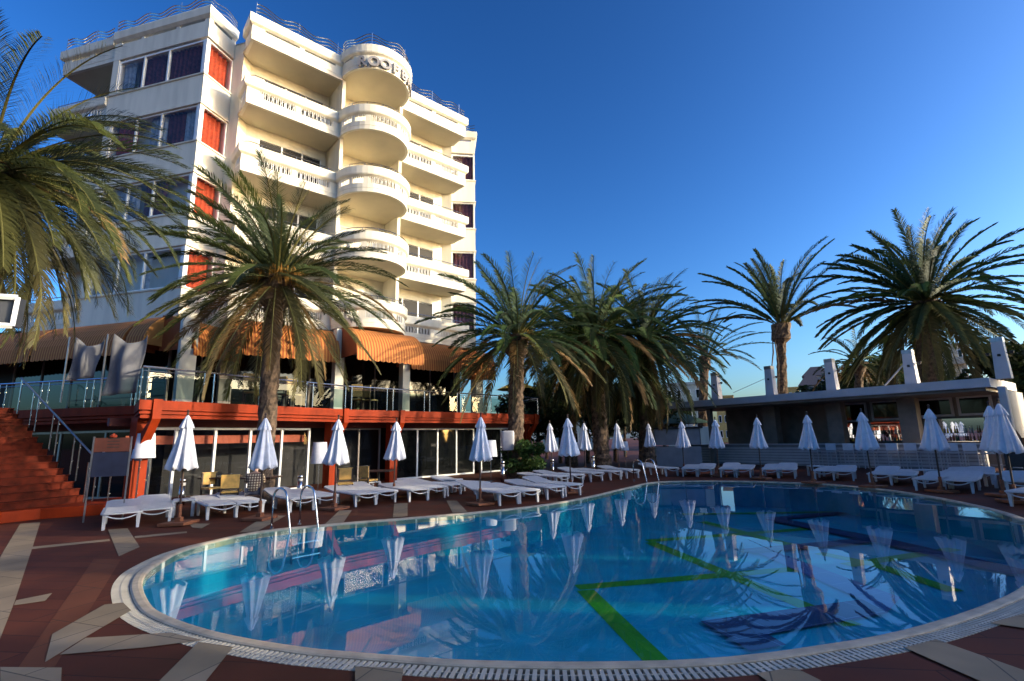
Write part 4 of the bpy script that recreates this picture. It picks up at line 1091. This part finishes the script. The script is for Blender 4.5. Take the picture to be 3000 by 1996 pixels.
mb.build('bottle_shelf', m_black, bar)
bm = [mat('green_glass_bottle', (.03, .10, .04), .1), mat('brown_glass_bottle', (.12, .05, .02), .1), mat('clear_glass_bottle', (.5, .55, .55), .1), mat('yellow_bottle', (.5, .35, .05), .2)]
rnd = random.Random(5); bproto = {}
for k in range(32):
    j_ = k//2; px = (2470+21*(j_ % 8)+rnd.uniform(0, 8)) if k % 2 else (2708+22*(j_ % 8)+rnd.uniform(0, 8))
    s, _ = hitB(px, 1260, -2.65); x, y = B2_(s, -2.65+rnd.uniform(-.08, .08)); mi = rnd.randrange(4); z = (1.17, 1.52)[j_//8]
    side_ = 'left' if k % 2 else 'right'
    lab = f'{["green","brown","clear","yellow"][mi]} bottle, {ordn[j_ % 8]} from the left on the {["lower","upper"][j_//8]} shelf before the {side_} bar mirror'
    if mi not in bproto:
        root = thing('bottle', lab, 'bottle', (x, y, z), group='bottles on the bar shelves')
        mb = MB(); mb.lathe([(.035, 0), (.037, .01), (.037, .16), (.014, .21), (.013, .27), (.016, .275), (.016, .29)], (0, 0, 0), 10); o = mb.build('glass_body', bm[mi], root, False, True)
        mb = MB(); mb.lathe([(.018, .285), (.018, .31)], (0, 0, 0), 8); mb.build('cap', m_black, root, False); bproto[mi] = root
    else: copy_tree(bproto[mi], (x, y, z), 0, lab)
# roof masts with lamps
for i, (px, yt, yb, dl) in enumerate([(2095,1102,1150,1),(2253,1083,1145,1),(2430,1063,1138,1),(2660,1038,1120,1),(2922,1003,1108,1)]):
    n_ = -.2; s, zt = hitB(px, yt, n_); x, y = B2_(s, n_)
    root = thing('roof_mast', ['white square mast at the left end of the bar roof', 'white square mast beside the thin tall palm', 'white square mast in front of the dark far trees', 'white square mast in front of the large palm', 'white square mast at the right end of the bar roof with floodlights on both sides'][i], 'mast', (x, y, RT), group='square masts on the bar roof')
    w_ = .20
    mb = MB(); v = []
    for (z, k) in ((RT, 1.15), (zt, .9)):
        for a, b2 in ((-1, -1), (1, -1), (1, 1), (-1, 1)): q = B2_(s+a*w_*k, n_+b2*w_*k); v.append((*q, z))
    mb.add(v, [(3,2,1,0), (4,5,6,7), (0,1,5,4), (1,2,6,5), (2,3,7,6), (3,0,4,7)]); mb.build('mast_body', m_lgrey, root)
    mb = MB(); mb.prism([B2_(s-.19, n_-.19), B2_(s+.19, n_-.19), B2_(s+.19, n_+.19), B2_(s-.19, n_+.19)], zt, zt+.18); mb.build('cap', m_dsteel, root)
    for a in ((-1, 1) if i == 4 else (1,)):
        q = B2_(s+a*.36, n_); mb = MB(); mb.lathe([(.01, -.07), (.06, -.05), (.075, .05), (.01, .06)], (q[0], q[1], zt-.45), 10); mb.tube([(*B2_(s+a*.15, n_), zt-.45), (q[0], q[1], zt-.45)], .015, 5); mb.build('floodlight', m_black, root)
    if i in (1, 3):
        qa, za_ = hitB(px-8, yt+25, n_); qb, zb2 = hitB(px-(105 if i == 1 else 68), yt+(68 if i == 1 else 92), n_); mb = MB(); mb.tube([(*B2_(qa, n_), za_), (*B2_(qb, n_), zb2)], .014 if i == 1 else .035, 5); mb.build('stay_cable', m_lgrey, root)
    q = B2_(s, n_+w_*1.05); mb = MB(); mb.lathe([(.05, -.05), (.06, 0), (.05, .05)], (q[0], q[1], zt-.55), 10); mb.build('spot', m_black, root)
# bar stools
def make_stool():
    root = thing('bar_stool', 'white bar stool', 'bar stool', group='white bar stools along the counter')
    mb = MB(); mb.box(-.2, .2, -.2, .2, .70, .75); mb.build('seat', m_lgrey, root, False, bevel=.01)
    mb = MB(); mb.box(-.22, .22, -.235, -.205, .82, 1.14); mb.build('backrest', m_canvas, root, False, bevel=.01)
    for sx in (-1, 1):
        for sy in (-1, 1):
            mb = MB(); mb.box(sx*.2-.015, sx*.2+.015, sy*.2-.015, sy*.2+.015, 0, .705 if sy > 0 else 1.1); mb.build('leg', m_lgrey, root, False)
    mb = MB()
    for sx in (-1, 1): mb.box(sx*.2-.01, sx*.2+.01, -.185, .185, .28, .30)
    mb.box(-.185, .185, -.21, -.19, .28, .30); mb.build('footrest', m_lgrey, root, False)
    return root
s0_ = make_stool()
for i, px in enumerate([2390, 2443, 2494, 2551, 2622, 2676, 2742, 2796, 2850, 2905, 2948]):
    s, _ = hitB(px, 1340, .55); x, y = B2_(s, .55); lab = f'white bar stool, {ordn[i]} from the left along the bar counter'
    rz = -R(BUz-90)
    if i == 0: s0_.location = (x, y, 0); s0_.rotation_euler = (0, 0, rz); s0_['label'] = lab
    else: copy_tree(s0_, (x, y, 0), rz, lab)
# stacked dark chairs near the end wall
x, y = G(2985, 1420); chs = make_chair('stacked_chair', 'dark plastic chair at the bottom of the stack by the bar end', m_black, 'dark chairs stacked at the bar end')
chs.location = (x, y, 0); chs.rotation_euler = (0, 0, R(140))
for k in range(1, 6): copy_tree(chs, (x+.01*k, y, .1*k), R(140), f'dark plastic chair, {ordn[k]} from the bottom of the stack by the bar end')
# kiosk and green tent
p = AT(1990, 1330, 29.5); kx_, ky_ = p[0], p[1]
kk = thing('kiosk', 'small grey kiosk between the far palms and the bar', 'kiosk', (kx_, ky_, 0), rz=R(-12))
mb = MB(); mb.box(-1.2, 1.15, 0, 1.5, 0, 1.05); mb.build('lower_wall', m_grey, kk, False); mb = MB(); mb.box(-1.2, 1.15, .02, 1.5, 1.15, 2.0); mb.build('upper_wall', m_grey, kk, False)
mb = MB(); mb.box(-1.3, 1.3, -.1, 1.6, 2.02, 2.10); mb.build('roof', m_dark, kk, False)
mb = MB(); mb.box(1.17, 1.60, -.02, .12, 1.15, 2.1); mb.build('pale_panel', m_cream, kk, False)
p = AT(1990, 1230, 37); tt = thing('tent_canopy', 'dark green pointed tent roof behind the kiosk', 'tent', (p[0], p[1], 0))
m_tent = mat('green_canvas', (.05, .11, .09), .7)
mb = MB(); z_ = AT(1990, 1240, 35)[2]; za = AT(1990, 1212, 35)[2]
mb.add([(p[0]-1.6, p[1]-1.6, z_), (p[0]+1.6, p[1]-1.6, z_), (p[0]+1.6, p[1]+1.6, z_), (p[0]-1.6, p[1]+1.6, z_), (p[0], p[1], za+.2)], [(0,1,4), (1,2,4), (2,3,4), (3,0,4), (3,2,1,0)]); mb.build('roof', m_tent, tt)
for a in (-1.5, 1.5):
    for c in (-1.5, 1.5): mb = MB(); mb.tube([(p[0]+a, p[1]+c, 0), (p[0]+a, p[1]+c, z_)], .04, 6); mb.build('post', m_dsteel, tt)
# square frame lamp hanging at far left
pts = [AT(-60, 865, 9), AT(53, 872, 9), AT(36, 955, 9), AT(-70, 950, 9)]
fl = thing('square_floodlight', 'white framed square light fitting at the left edge under the palm fronds', 'light fitting', pts[1])
mb = MB()
for i in range(4):
    a, b2 = pts[i], pts[(i+1) % 4]; mb.tube([a, b2], .035, 4)
mb.build('frame', m_white, fl)
mb = MB(); off = Vector((-.02, .06, 0)); mb.add([tuple(Vector(q)+off) for q in pts]+[tuple(Vector(q)+off+Vector((0, .08, 0))) for q in pts], [(0,1,2,3), (7,6,5,4), (0,4,5,1), (1,5,6,2), (2,6,7,3), (3,7,4,0)]); mb.build('housing', m_black, fl)
q = Vector(pts[0])+Vector((-.4, .1, 0)); mb = MB(); mb.tube([(q.x, q.y, 0), (q.x, q.y, q.z)], .05, 8); mb.tube([(q.x, q.y, q.z-.2), tuple(Vector(pts[0])+Vector((0, .1, -.2)))], .03, 6); mb.build('post', m_dsteel, fl)

# ------------------------------------------------------------------ palms
def palm(lab, base, top, L, nf, seed, rt=.22, green=(.055, .085, .018), age=.35, emin=-55, emax=82, droop=75, nl=46, lw=.024, lscale=.8, up=.92, clump=None, skirt=1.0, name='palm_tree', group='date palms round the pool', azr=None, dead=.12):
    rnd = random.Random(seed); bx, by = base; tx, ty, tz = top
    root = thing(name, lab, 'palm tree', (bx, by, 0), group=group)
    # trunk
    mb = MB(); n_ = 18; m = 34; 
    for j in range(m+1):
        f_ = j/m; z = tz*f_; x = bx+(tx-bx)*f_**1.3; y = by+(ty-by)*f_**1.3
        r = rt*(1.25-.3*f_ if f_ < .1 else 1.0-.08*f_)*(1+.07*(j % 2))
        if f_ > .86: r = rt*(1+.9*(f_-.86)/.14) if clump is None else rt*clump
        for i in range(n_):
            a = 2*math.pi*i/n_+(.17 if j % 2 else 0); rr = r*(1+.10*rnd.uniform(-1, 1)); mb.v.append((x+rr*math.cos(a), y+rr*math.sin(a), z+.02*rnd.uniform(-1, 1)))
    for j in range(m):
        for i in range(n_): l = (i+1) % n_; mb.f.append((j*n_+i, j*n_+l, (j+1)*n_+l, (j+1)*n_+i))
    mb.f.append(tuple(m*n_+i for i in range(n_))); mb.build('trunk', m_trunk, root)
    # crown
    V_ = []; F_ = []; C_ = []
    nv = 0
    for k in range(nf):
        f_ = (k+.5)/nf
        el = emin+(emax-emin)*(f_**skirt)+rnd.uniform(-7, 7)
        az = k*137.508+rnd.uniform(-14, 14)
        if azr: az = azr[0]+(azr[1]-azr[0])*((k*.618) % 1)
        az = R(az); Lk = L*rnd.uniform(.82, 1.08)*(1 if el < 55 else up)
        dr = droop*rnd.uniform(.75, 1.2)*(1.0 if el > -10 else .6)
        steps = 16; pos = Vector((tx, ty, tz))+Vector((math.cos(az), math.sin(az), 0))*rt*.5+Vector((0, 0, rnd.uniform(-.25, .1)*L*.2))
        pts = [pos.copy()]; dirs = []; side_b = rnd.uniform(-12, 12)
        for s in range(steps):
            u = (s+.5)/steps; e = R(el-dr*u**1.35); a2 = az+R(side_b*u)
            d = Vector((math.cos(e)*math.cos(a2), math.cos(e)*math.sin(a2), math.sin(e))); dirs.append(d); pos = pos+d*(Lk/steps); pts.append(pos.copy())
        dirs.append(dirs[-1])
        old = 1-f_
        col = np.array(green)*rnd.uniform(.75, 1.25)
        if rnd.random() < .3: col = col*np.array([1.35, 1.3, .9])
        if old > 1-age: mixk = min(1, (old-(1-age))/age*.9)*rnd.uniform(.3, 1); col = col*(1-mixk)+np.array((.13, .085, .035))*mixk
        if rnd.random() < dead and el < 20: col = np.array((.20, .12, .045))
        # rachis
        base_i = len(V_)
        for s in range(0, steps+1):
            r = .022*(1-.85*s/steps)*(L/3.2)+.004; d = dirs[s]; sd_ = d.cross(Vector((0, 0, 1)));
            if sd_.length < .01: sd_ = Vector((1, 0, 0))
            sd_.normalize(); upv = sd_.cross(d)
            V_ += [tuple(pts[s]+sd_*r), tuple(pts[s]-sd_*r*1.0), tuple(pts[s]+upv*r)]
            cc = np.array((.16, .15, .05)); C_ += [(*cc, 1)]*3
        for s in range(steps):
            b0 = base_i+3*s
            for (i0, i1) in ((0, 1), (1, 2), (2, 0)): F_.append((b0+i0, b0+i1, b0+3+i1, b0+3+i0))
        # leaflets
        for s in range(nl):
            u = .10+.9*(s+rnd.uniform(0, .6))/nl; q = u*steps; i0 = min(int(q), steps-1); ff = q-i0
            p = pts[i0]*(1-ff)+pts[i0+1]*ff; d = dirs[i0]; sd_ = d.cross(Vector((0, 0, 1)))
            if sd_.length < .02: sd_ = Vector((-math.sin(az), math.cos(az), 0))
            sd_.normalize(); upv = sd_.cross(d).normalized()
            ll = L*.155*lscale*(math.sin(math.pi*(.12+.80*u))**.7)*rnd.uniform(.85, 1.15)
            for sg in (-1, 1):
                vv = .38+rnd.uniform(-.25, .15); fw = .75+.85*u+rnd.uniform(-.15, .2)
                dl = (sd_*sg+upv*vv+d*fw).normalized(); g_ = Vector((0, 0, -1))
                wv = (d*.8-upv*.3*sg+Vector((0, 0, .3))).cross(dl); wv = wv.normalized()*(lw*rnd.uniform(.8, 1.2)*.5)*(L/3.2)
                p1 = p+dl*ll*.5; p2 = p1+(dl+g_*.35).normalized()*ll*.5
                b0 = len(V_); V_ += [tuple(p-wv*.6), tuple(p+wv*.6), tuple(p1+wv), tuple(p1-wv), tuple(p2)]
                F_ += [(b0, b0+1, b0+2, b0+3), (b0+3, b0+2, b0+4)]
                cj = col*rnd.uniform(.8, 1.2); C_ += [(*cj, 1)]*5
    mb = MB(); mb.v = V_; mb.f = F_; mb.build('crown', m_frond, root, colors=C_)
    return root
def fruit(root, top, n_, seed, R_=.9):
    rnd = random.Random(seed); V_ = []; F_ = []; C_ = []
    for k in range(n_):
        a = rnd.uniform(0, 6.28); p0 = Vector(top)+Vector((math.cos(a)*.25, math.sin(a)*.25, -.1))
        for q in range(26):
            a2 = a+rnd.uniform(-.5, .5); L_ = R_*rnd.uniform(.5, 1.0); p1 = p0+Vector((math.cos(a2)*L_*.6, math.sin(a2)*L_*.6, rnd.uniform(-.1, .35))); p2 = p1+Vector((math.cos(a2)*.12, math.sin(a2)*.12, -.35*L_))
            b0 = len(V_); w_ = Vector((-math.sin(a2), math.cos(a2), 0))*.012
            V_ += [tuple(p0-w_), tuple(p0+w_), tuple(p1+w_), tuple(p1-w_), tuple(p2)]; F_ += [(b0, b0+1, b0+2, b0+3), (b0+3, b0+2, b0+4)]; C_ += [(.30, .15, .03, 1)]*5
    mb = MB(); mb.v = V_; mb.f = F_; mb.build('fruit_stalks', m_frond, root, colors=C_)
def P(px, py, d): return AT(px, py, d)
# 1 left foreground
t = P(-30, 500, 11.0); palm('large drooping palm filling the left edge of the photo', (t[0]-.5, t[1]+.2), t, 2.9, 165, 11, rt=.26, emin=-78, emax=70, droop=66, nl=88, lw=.018, lscale=.9, dead=.03, age=.5, green=(.040, .050, .018))
# 2 palm before the hotel
t = P(812, 815, 17.0); bz = P(765, 1480, 17.0); r_ = palm('date palm with leaning trunk standing in front of the hotel balconies', (bz[0], bz[1]), t, 3.95, 104, 23, rt=.25, emin=-66, emax=88, droop=50, nl=96, lw=.018, green=(.042, .060, .020), age=.45, clump=1.9); fruit(r_, t, 16, 3, 1.1)
# 3 palm right of the hotel
t = P(1515, 985, 22.5); bz = P(1512, 1410, 22.5); r_ = palm('date palm rising beside the covered loudspeaker at the terrace end', (bz[0], bz[1]), t, 4.3, 90, 31, rt=.33, emin=-45, emax=84, droop=55, nl=50, lw=.03, green=(.032, .062, .024), age=.4, clump=1.6); fruit(r_, t, 6, 4)
# 4,5 palm clump
t = P(1745, 985, 27); bz = P(1765, 1390, 27); palm('dark bushy palm, left one of the pair in the middle distance', (bz[0], bz[1]), t, 5.0, 135, 41, rt=.38, emin=-80, emax=84, droop=58, nl=46, lw=.034, green=(.035, .062, .020), age=.4, clump=1.5)
t = P(1885, 1000, 29); bz = P(1900, 1380, 29); palm('dark bushy palm, right one of the pair in the middle distance', (bz[0], bz[1]), t, 5.0, 135, 47, rt=.34, emin=-80, emax=82, droop=60, nl=46, lw=.034, green=(.035, .060, .022), age=.5, clump=1.5)
t = P(1668, 1010, 31); bz = P(1675, 1380, 31); palm('palm mostly hidden behind the dark pair of palms', (bz[0], bz[1]), t, 4.4, 80, 48, rt=.3, emin=-75, emax=80, droop=60, nl=40, lw=.034, green=(.035, .065, .022))
# 6 small thin palm
t = P(2065, 1045, 40); bz = P(2062, 1360, 40); palm('small upright palm at the left end of the bar roof', (bz[0], bz[1]), t, 4.6, 30, 53, rt=.32, emin=0, emax=86, droop=48, nl=46, lw=.03, green=(.040, .078, .028), age=.1, clump=1.3, dead=.0)
# 7 tall thin palm
t = P(2288, 950, 38); bz = P(2305, 1360, 38); r7 = palm('tall slender palm with thick crownshaft and few upright fronds', (bz[0], bz[1]), t, 6.1, 34, 59, rt=.30, emin=24, emax=90, droop=54, nl=84, lw=.036, lscale=.58, up=1.0, green=(.030, .055, .022), age=.1, clump=1.9, dead=.0)
for (pa, pb) in (((2262, 962), (2258, 1105)), ((2268, 985), (2282, 1150))):
    a_, b_ = P(*pa, 37.4), P(*pb, 37.4); mb = MB(); mb.tube([a_, tuple((a_[q]+b_[q])/2+(.12 if q == 0 else 0) for q in range(3)), b_], .05, 5, taper=[.6, 1, .4]); mb.build('hanging_frond', m_trunk, r7)
# 8 large palm right
t = P(2712, 885, 35); bz = P(2735, 1360, 35); palm('very large full crowned palm rising behind the bar at right', (bz[0], bz[1]), t, 5.7, 118, 61, rt=.44, emin=-64, emax=92, droop=52, nl=72, lw=.036, lscale=.72, green=(.030, .060, .022), age=.5, clump=1.45, dead=.05)
t = P(2520, 1065, 42); bz = P(2520, 1370, 42); palm('small far palm against the houses left of the large palm', (bz[0], bz[1]), t, 3.4, 34, 67, rt=.25, emin=-40, emax=80, droop=60, nl=34, lw=.04, green=(.030, .055, .020))
# ------------------------------------------------------------------ shrubs, trees
def leafmass(V_, F_, C_, c, rx, ry, rz, n_, size, col, rnd, clumps=10):
    cl = []
    for k in range(clumps):
        v = Vector((rnd.gauss(0, 1), rnd.gauss(0, 1), rnd.gauss(0, 1))).normalized()*rnd.uniform(.35, .95)
        cl.append((Vector((v.x*rx, v.y*ry, v.z*rz)), rnd.uniform(.28, .5), rnd.uniform(.6, 1.35)))
    for i in range(n_):
        cc, rr, br = cl[rnd.randrange(clumps)]
        v = Vector((rnd.gauss(0, 1), rnd.gauss(0, 1), rnd.gauss(0, 1))).normalized()*rnd.uniform(.5, 1.0)*rr
        p = Vector(c)+cc+Vector((v.x*rx, v.y*ry, v.z*rz))
        a = Vector((rnd.uniform(-1, 1), rnd.uniform(-1, 1), rnd.uniform(-.6, .6))).normalized(); b_ = a.cross(Vector((rnd.uniform(-1, 1), rnd.uniform(-1, 1), rnd.uniform(-1, 1)))).normalized()
        s = size*rnd.uniform(.6, 1.3); b0 = len(V_)
        V_ += [tuple(p-a*s), tuple(p+b_*s*.45), tuple(p+a*s), tuple(p-b_*s*.45)]; F_.append((b0, b0+1, b0+2, b0+3)); k = br*rnd.uniform(.7, 1.3); C_ += [(col[0]*k, col[1]*k, col[2]*k, 1)]*4
def tree(name, lab, x, y, h, r, n_, size, col, seed, cat='tree', group=None, trunk=.12, low=.35, ax=(1, 1)):
    rnd = random.Random(seed); root = thing(name, lab, cat, (x, y, 0), group=group)
    mb = MB(); mb.tube([(x, y, 0), (x+.05, y, h*low), (x+.1*r, y, h*.75)], trunk, 8, taper=[1.2, .9, .5])
    for k in range(5):
        a = k*1.3; mb.tube([(x, y, h*low*(.8+.1*k)), (x+math.cos(a)*r*.6, y+math.sin(a)*r*.6, h*(.6+.05*k))], trunk*.4, 6, taper=[1, .5])
    mb.build('trunk' if cat == 'tree' else 'stem', m_trunk, root)
    V_, F_, C_ = [], [], []; zc = h*(1+low)/2; leafmass(V_, F_, C_, (x, y, zc), r*ax[0], r*ax[1], (h-zc), n_, size, col, rnd, 16)
    mb = MB(); mb.v = V_; mb.f = F_; mb.build('crown' if cat == 'tree' else 'foliage', m_leaf, root, colors=C_)
dk = (.028, .045, .014)
x, y = G(1545, 1404); tree('shrub', 'leafy green shrub at the foot of the palm by the loudspeaker', x, y, 1.5, 1.0, 2200, .10, (.045, .085, .02), 3, 'shrub', low=.05, trunk=.03)
tl = [(1575,32,5.0,2.6),(1640,35,5.6,3.0),(1720,34,5.4,3.0),(1800,36,5.6,3.0),(1875,36,5.4,2.8),(1945,38,4.6,2.4),(1600,42,6.0,3.0),(1830,44,6.0,3.0)]
tn = ['behind the end of the terrace', 'behind the group of three parasols', 'between the dark palm trunks', 'in the deepest shade of the far palms', 'left of the kiosk', 'behind the kiosk and tent', 'far back beyond the terrace end', 'far back beyond the dark palms']
for i, (px, d, h, r) in enumerate(tl):
    p = AT(px, 1300, d); tree('leafy_tree', 'dark leafy tree '+tn[i], p[0], p[1], h, r, 3000, .17, dk if i % 2 else (.038, .062, .018), 100+i, group='dark trees behind the pool')
for i, (px, d, h, r, lab) in enumerate([(2500,48,7.2,3.2,'dark broad tree right of the far houses'), (2590,46,7.4,3.4,'dark broad tree directly left of the large palm trunk'), (2670,50,7.6,3.2,'dark tree behind the large palm trunk'), (2810,42,4.4,2.4,'low bushy tree behind the right half of the bar'), (3000,36,6.4,2.0,'dark bushy tree at the right edge behind the bar end')]):
    p = AT(px, 1300, d); tree('leafy_tree', lab, p[0], p[1], h, r, 3600, .22, dk, 200+i, group='dark trees behind the bar')
# ground cover bed under the far palms
# ------------------------------------------------------------------ far buildings and hill
def block(name, lab, px0, px1, ytop, d, floors, m, depth=8, roof=None, wcol=m_mirror, bays=4, rot=0, balc=False):
    a, b2 = AT(px0, 1250, d), AT(px1, 1250, d); h = AT((px0+px1)/2, ytop, d)[2]
    P0, P1 = Vector(a[:2]), Vector(b2[:2]); u = (P1-P0).normalized(); nrm = Vector((u.y, -u.x)); L = (P1-P0).length
    root = thing(name, lab, 'building', (P0.x, P0.y, 0))
    def q(s, n_): v = P0+u*s+nrm*n_; return (v.x, v.y)
    mb = MB(); mb.prism([q(0, 0), q(L, 0), q(L, -depth), q(0, -depth)], 0, h); mb.build('wall', m, root)
    fh = h/floors
    for f_ in range(floors):
        for k in range(bays):
            if (f_+1)*fh < 2.5: continue
            s0, s1 = L*(k+.25)/bays, L*(k+.75)/bays
            mb = MB(); mb.prism([q(s0, .03), q(s1, .03), q(s1, -.05), q(s0, -.05)], f_*fh+fh*.3, f_*fh+fh*.78); w_ = mb.build('window', m_white, root)
            mb = MB(); mb.prism([q(s0+.08, .05), q(s1-.08, .05), q(s1-.08, .035), q(s0+.08, .035)], f_*fh+fh*.33, f_*fh+fh*.75); mb.build('pane', wcol, w_)
        if balc and f_:
            mb = MB(); mb.prism([q(L*.05, 0), q(L*.95, 0), q(L*.95, 1.2), q(L*.05, 1.2)], f_*fh, f_*fh+.2); mb.prism([q(L*.05, 1.1), q(L*.95, 1.1), q(L*.95, 1.2), q(L*.05, 1.2)], f_*fh+.2, f_*fh+fh*.35); mb.build('balcony', m, root)
    mb = MB()
    if roof:
        c = [q(-.4, .4), q(L+.4, .4), q(L+.4, -depth-.4), q(-.4, -depth-.4)]; r0_, r1_ = q(L*.25, -depth/2), q(L*.75, -depth/2)
        mb.add([(*p, h) for p in c]+[(*r0_, h+1.6), (*r1_, h+1.6)], [(0,1,5,4), (1,2,5), (2,3,4,5), (3,0,4), (3,2,1,0)]); mb.build('roof', roof, root)
    else:
        mb.prism([q(-.2, .2), q(L+.2, .2), q(L+.2, -depth), q(-.2, -depth)], h, h+.3); mb.build('roof', m, root)
m_far1 = mat('pale_green_render', (.42, .46, .42), .8); m_far2 = mat('ochre_render', (.60, .38, .12), .8); m_far3 = mat('far_cream_render', (.55, .48, .36), .8); m_far4 = mat('greyish_render', (.34, .34, .36), .8); m_tile = mat('dark_roof_tiles', (.06, .045, .045), .7)
block('apartment_building', 'pale green apartment block glimpsed behind the small upright palm', 1955, 2068, 1128, 62, 3, m_far1, balc=True)
block('apartment_building', 'pale building seen in gaps between the dark palms', 1590, 1740, 1130, 70, 3, m_far1)
block('small_house', 'ochre house with terracotta details left of the slender palm', 2104, 2155, 1163, 110, 3, m_far2, bays=3)
block('small_house', 'ochre low building right of the slender palm', 2320, 2352, 1138, 110, 3, m_far2, bays=2)
block('villa', 'grey villa with dark hipped roof left of the far dark trees', 2378, 2450, 1100, 75, 3, m_far4, roof=m_tile, bays=3)
block('villa', 'lower grey villa in front of the larger villa', 2365, 2420, 1128, 68, 2, m_far4, roof=m_tile, bays=2)
block('apartment_building', 'cream apartment block with balconies behind the large palm', 2750, 2868, 1012, 80, 5, m_far3, balc=True, bays=4)
block('apartment_building', 'cream building at the right edge behind the bar end', 2965, 3060, 1092, 60, 3, m_far3, bays=3)
block('apartment_building', 'plain grey building behind the dark trees right of the villas', 2450, 2760, 1120, 85, 3, m_far4, bays=8)
mb = MB(); hx = []
for i in range(61):
    a = R(-60+130*i/60); d = 420; h = 10+7*math.sin(i*.35)+5*math.sin(i*.9+1)+3*math.sin(i*2.1); x, y = d*math.sin(a), d*math.cos(a)
    mb.v += [(x*.8, y*.8, -.5), (x, y, h), (x*1.2, y*1.2, -.5)]
for i in range(60): b0 = 3*i; mb.f += [(b0, b0+3, b0+4, b0+1), (b0+1, b0+4, b0+5, b0+2)]
tag(mb.build('hills', mat('hill_scrub', (.10, .13, .13), .9, .3, .05)), kind='structure')
# yellow parasol on the far terrace
p = AT(1515, 1125, 31); root = thing('yellow_parasol', 'open yellow parasol on the terrace behind the palm trunk', 'parasol', (p[0], p[1], 2.9))
mb = MB(); mb.lathe([(1.3, 0), (.05, .55)], (p[0], p[1], p[2]-.35), 8, cap=False); mb.build('canopy', mat('yellow_canvas', (.75, .55, .08), .8), root)
mb = MB(); mb.tube([(p[0], p[1], 2.88), (p[0], p[1], p[2]+.2)], .03, 6); mb.build('pole', m_wood, root)
# ------------------------------------------------------------------ unseen palms and made-up blocks added off to the right for the long shade
def off(lab, x, y, h, L, seed): palm(lab, (x, y), (x, y, h), L, 44, seed, rt=.35, emin=-45, emax=84, droop=60, nl=26, lw=.075, green=(.035, .06, .02))
nb = thing('shade_blocks', 'unseen row of tall shade blocks with narrow gaps, added right of the pool', 'building', (24, 4, 0))
for (ya, yb, h) in ((-14, -3.2, 7.6), (-2.7, .1, 7.9), (.1, 2.3, 6.3), (2.3, 4.2, 8.2), (4.8, 6.3, 8.7), (6.3, 7.65, 11.6), (8.0, 9.2, 8.1), (9.2, 10.0, 9.0), (10.35, 14.0, 7.0), (14.0, 20.5, 6.3)):  # added sun blockers, heights and gaps cut to shape shade and sun bands
    mb = MB(); mb.prism([(23, ya), (23.3, ya), (23.3, yb), (23, yb)], 0, h); mb.build('wall', m_grey, nb)
for k, (x, y, h, L, s) in enumerate([(20.5, 12.5, 6.0, 2.8, 303), (21.5, -1, 5.6, 3.0, 304)]):
    off(['palm right of the pool beside the bar end, outside the view', 'palm right of the pool nearest the camera, outside the view'][k], x, y, h, L, s)
# unseen trees added behind the camera to cut the sky light
for k, (x, y, h, r) in enumerate([(-16, -3, 5.5, 3.2), (-10, -7, 6, 3.4), (-3, -8, 6.5, 3.6), (5, -8, 6, 3.6), (13, -6, 6, 3.4)]):
    tree('leafy_tree', 'added dark tree behind the viewpoint, '+ordn[k]+' from the left', x, y, h, r, 1500, .35, (.03, .05, .018), 400+k, group='trees added behind the viewpoint')
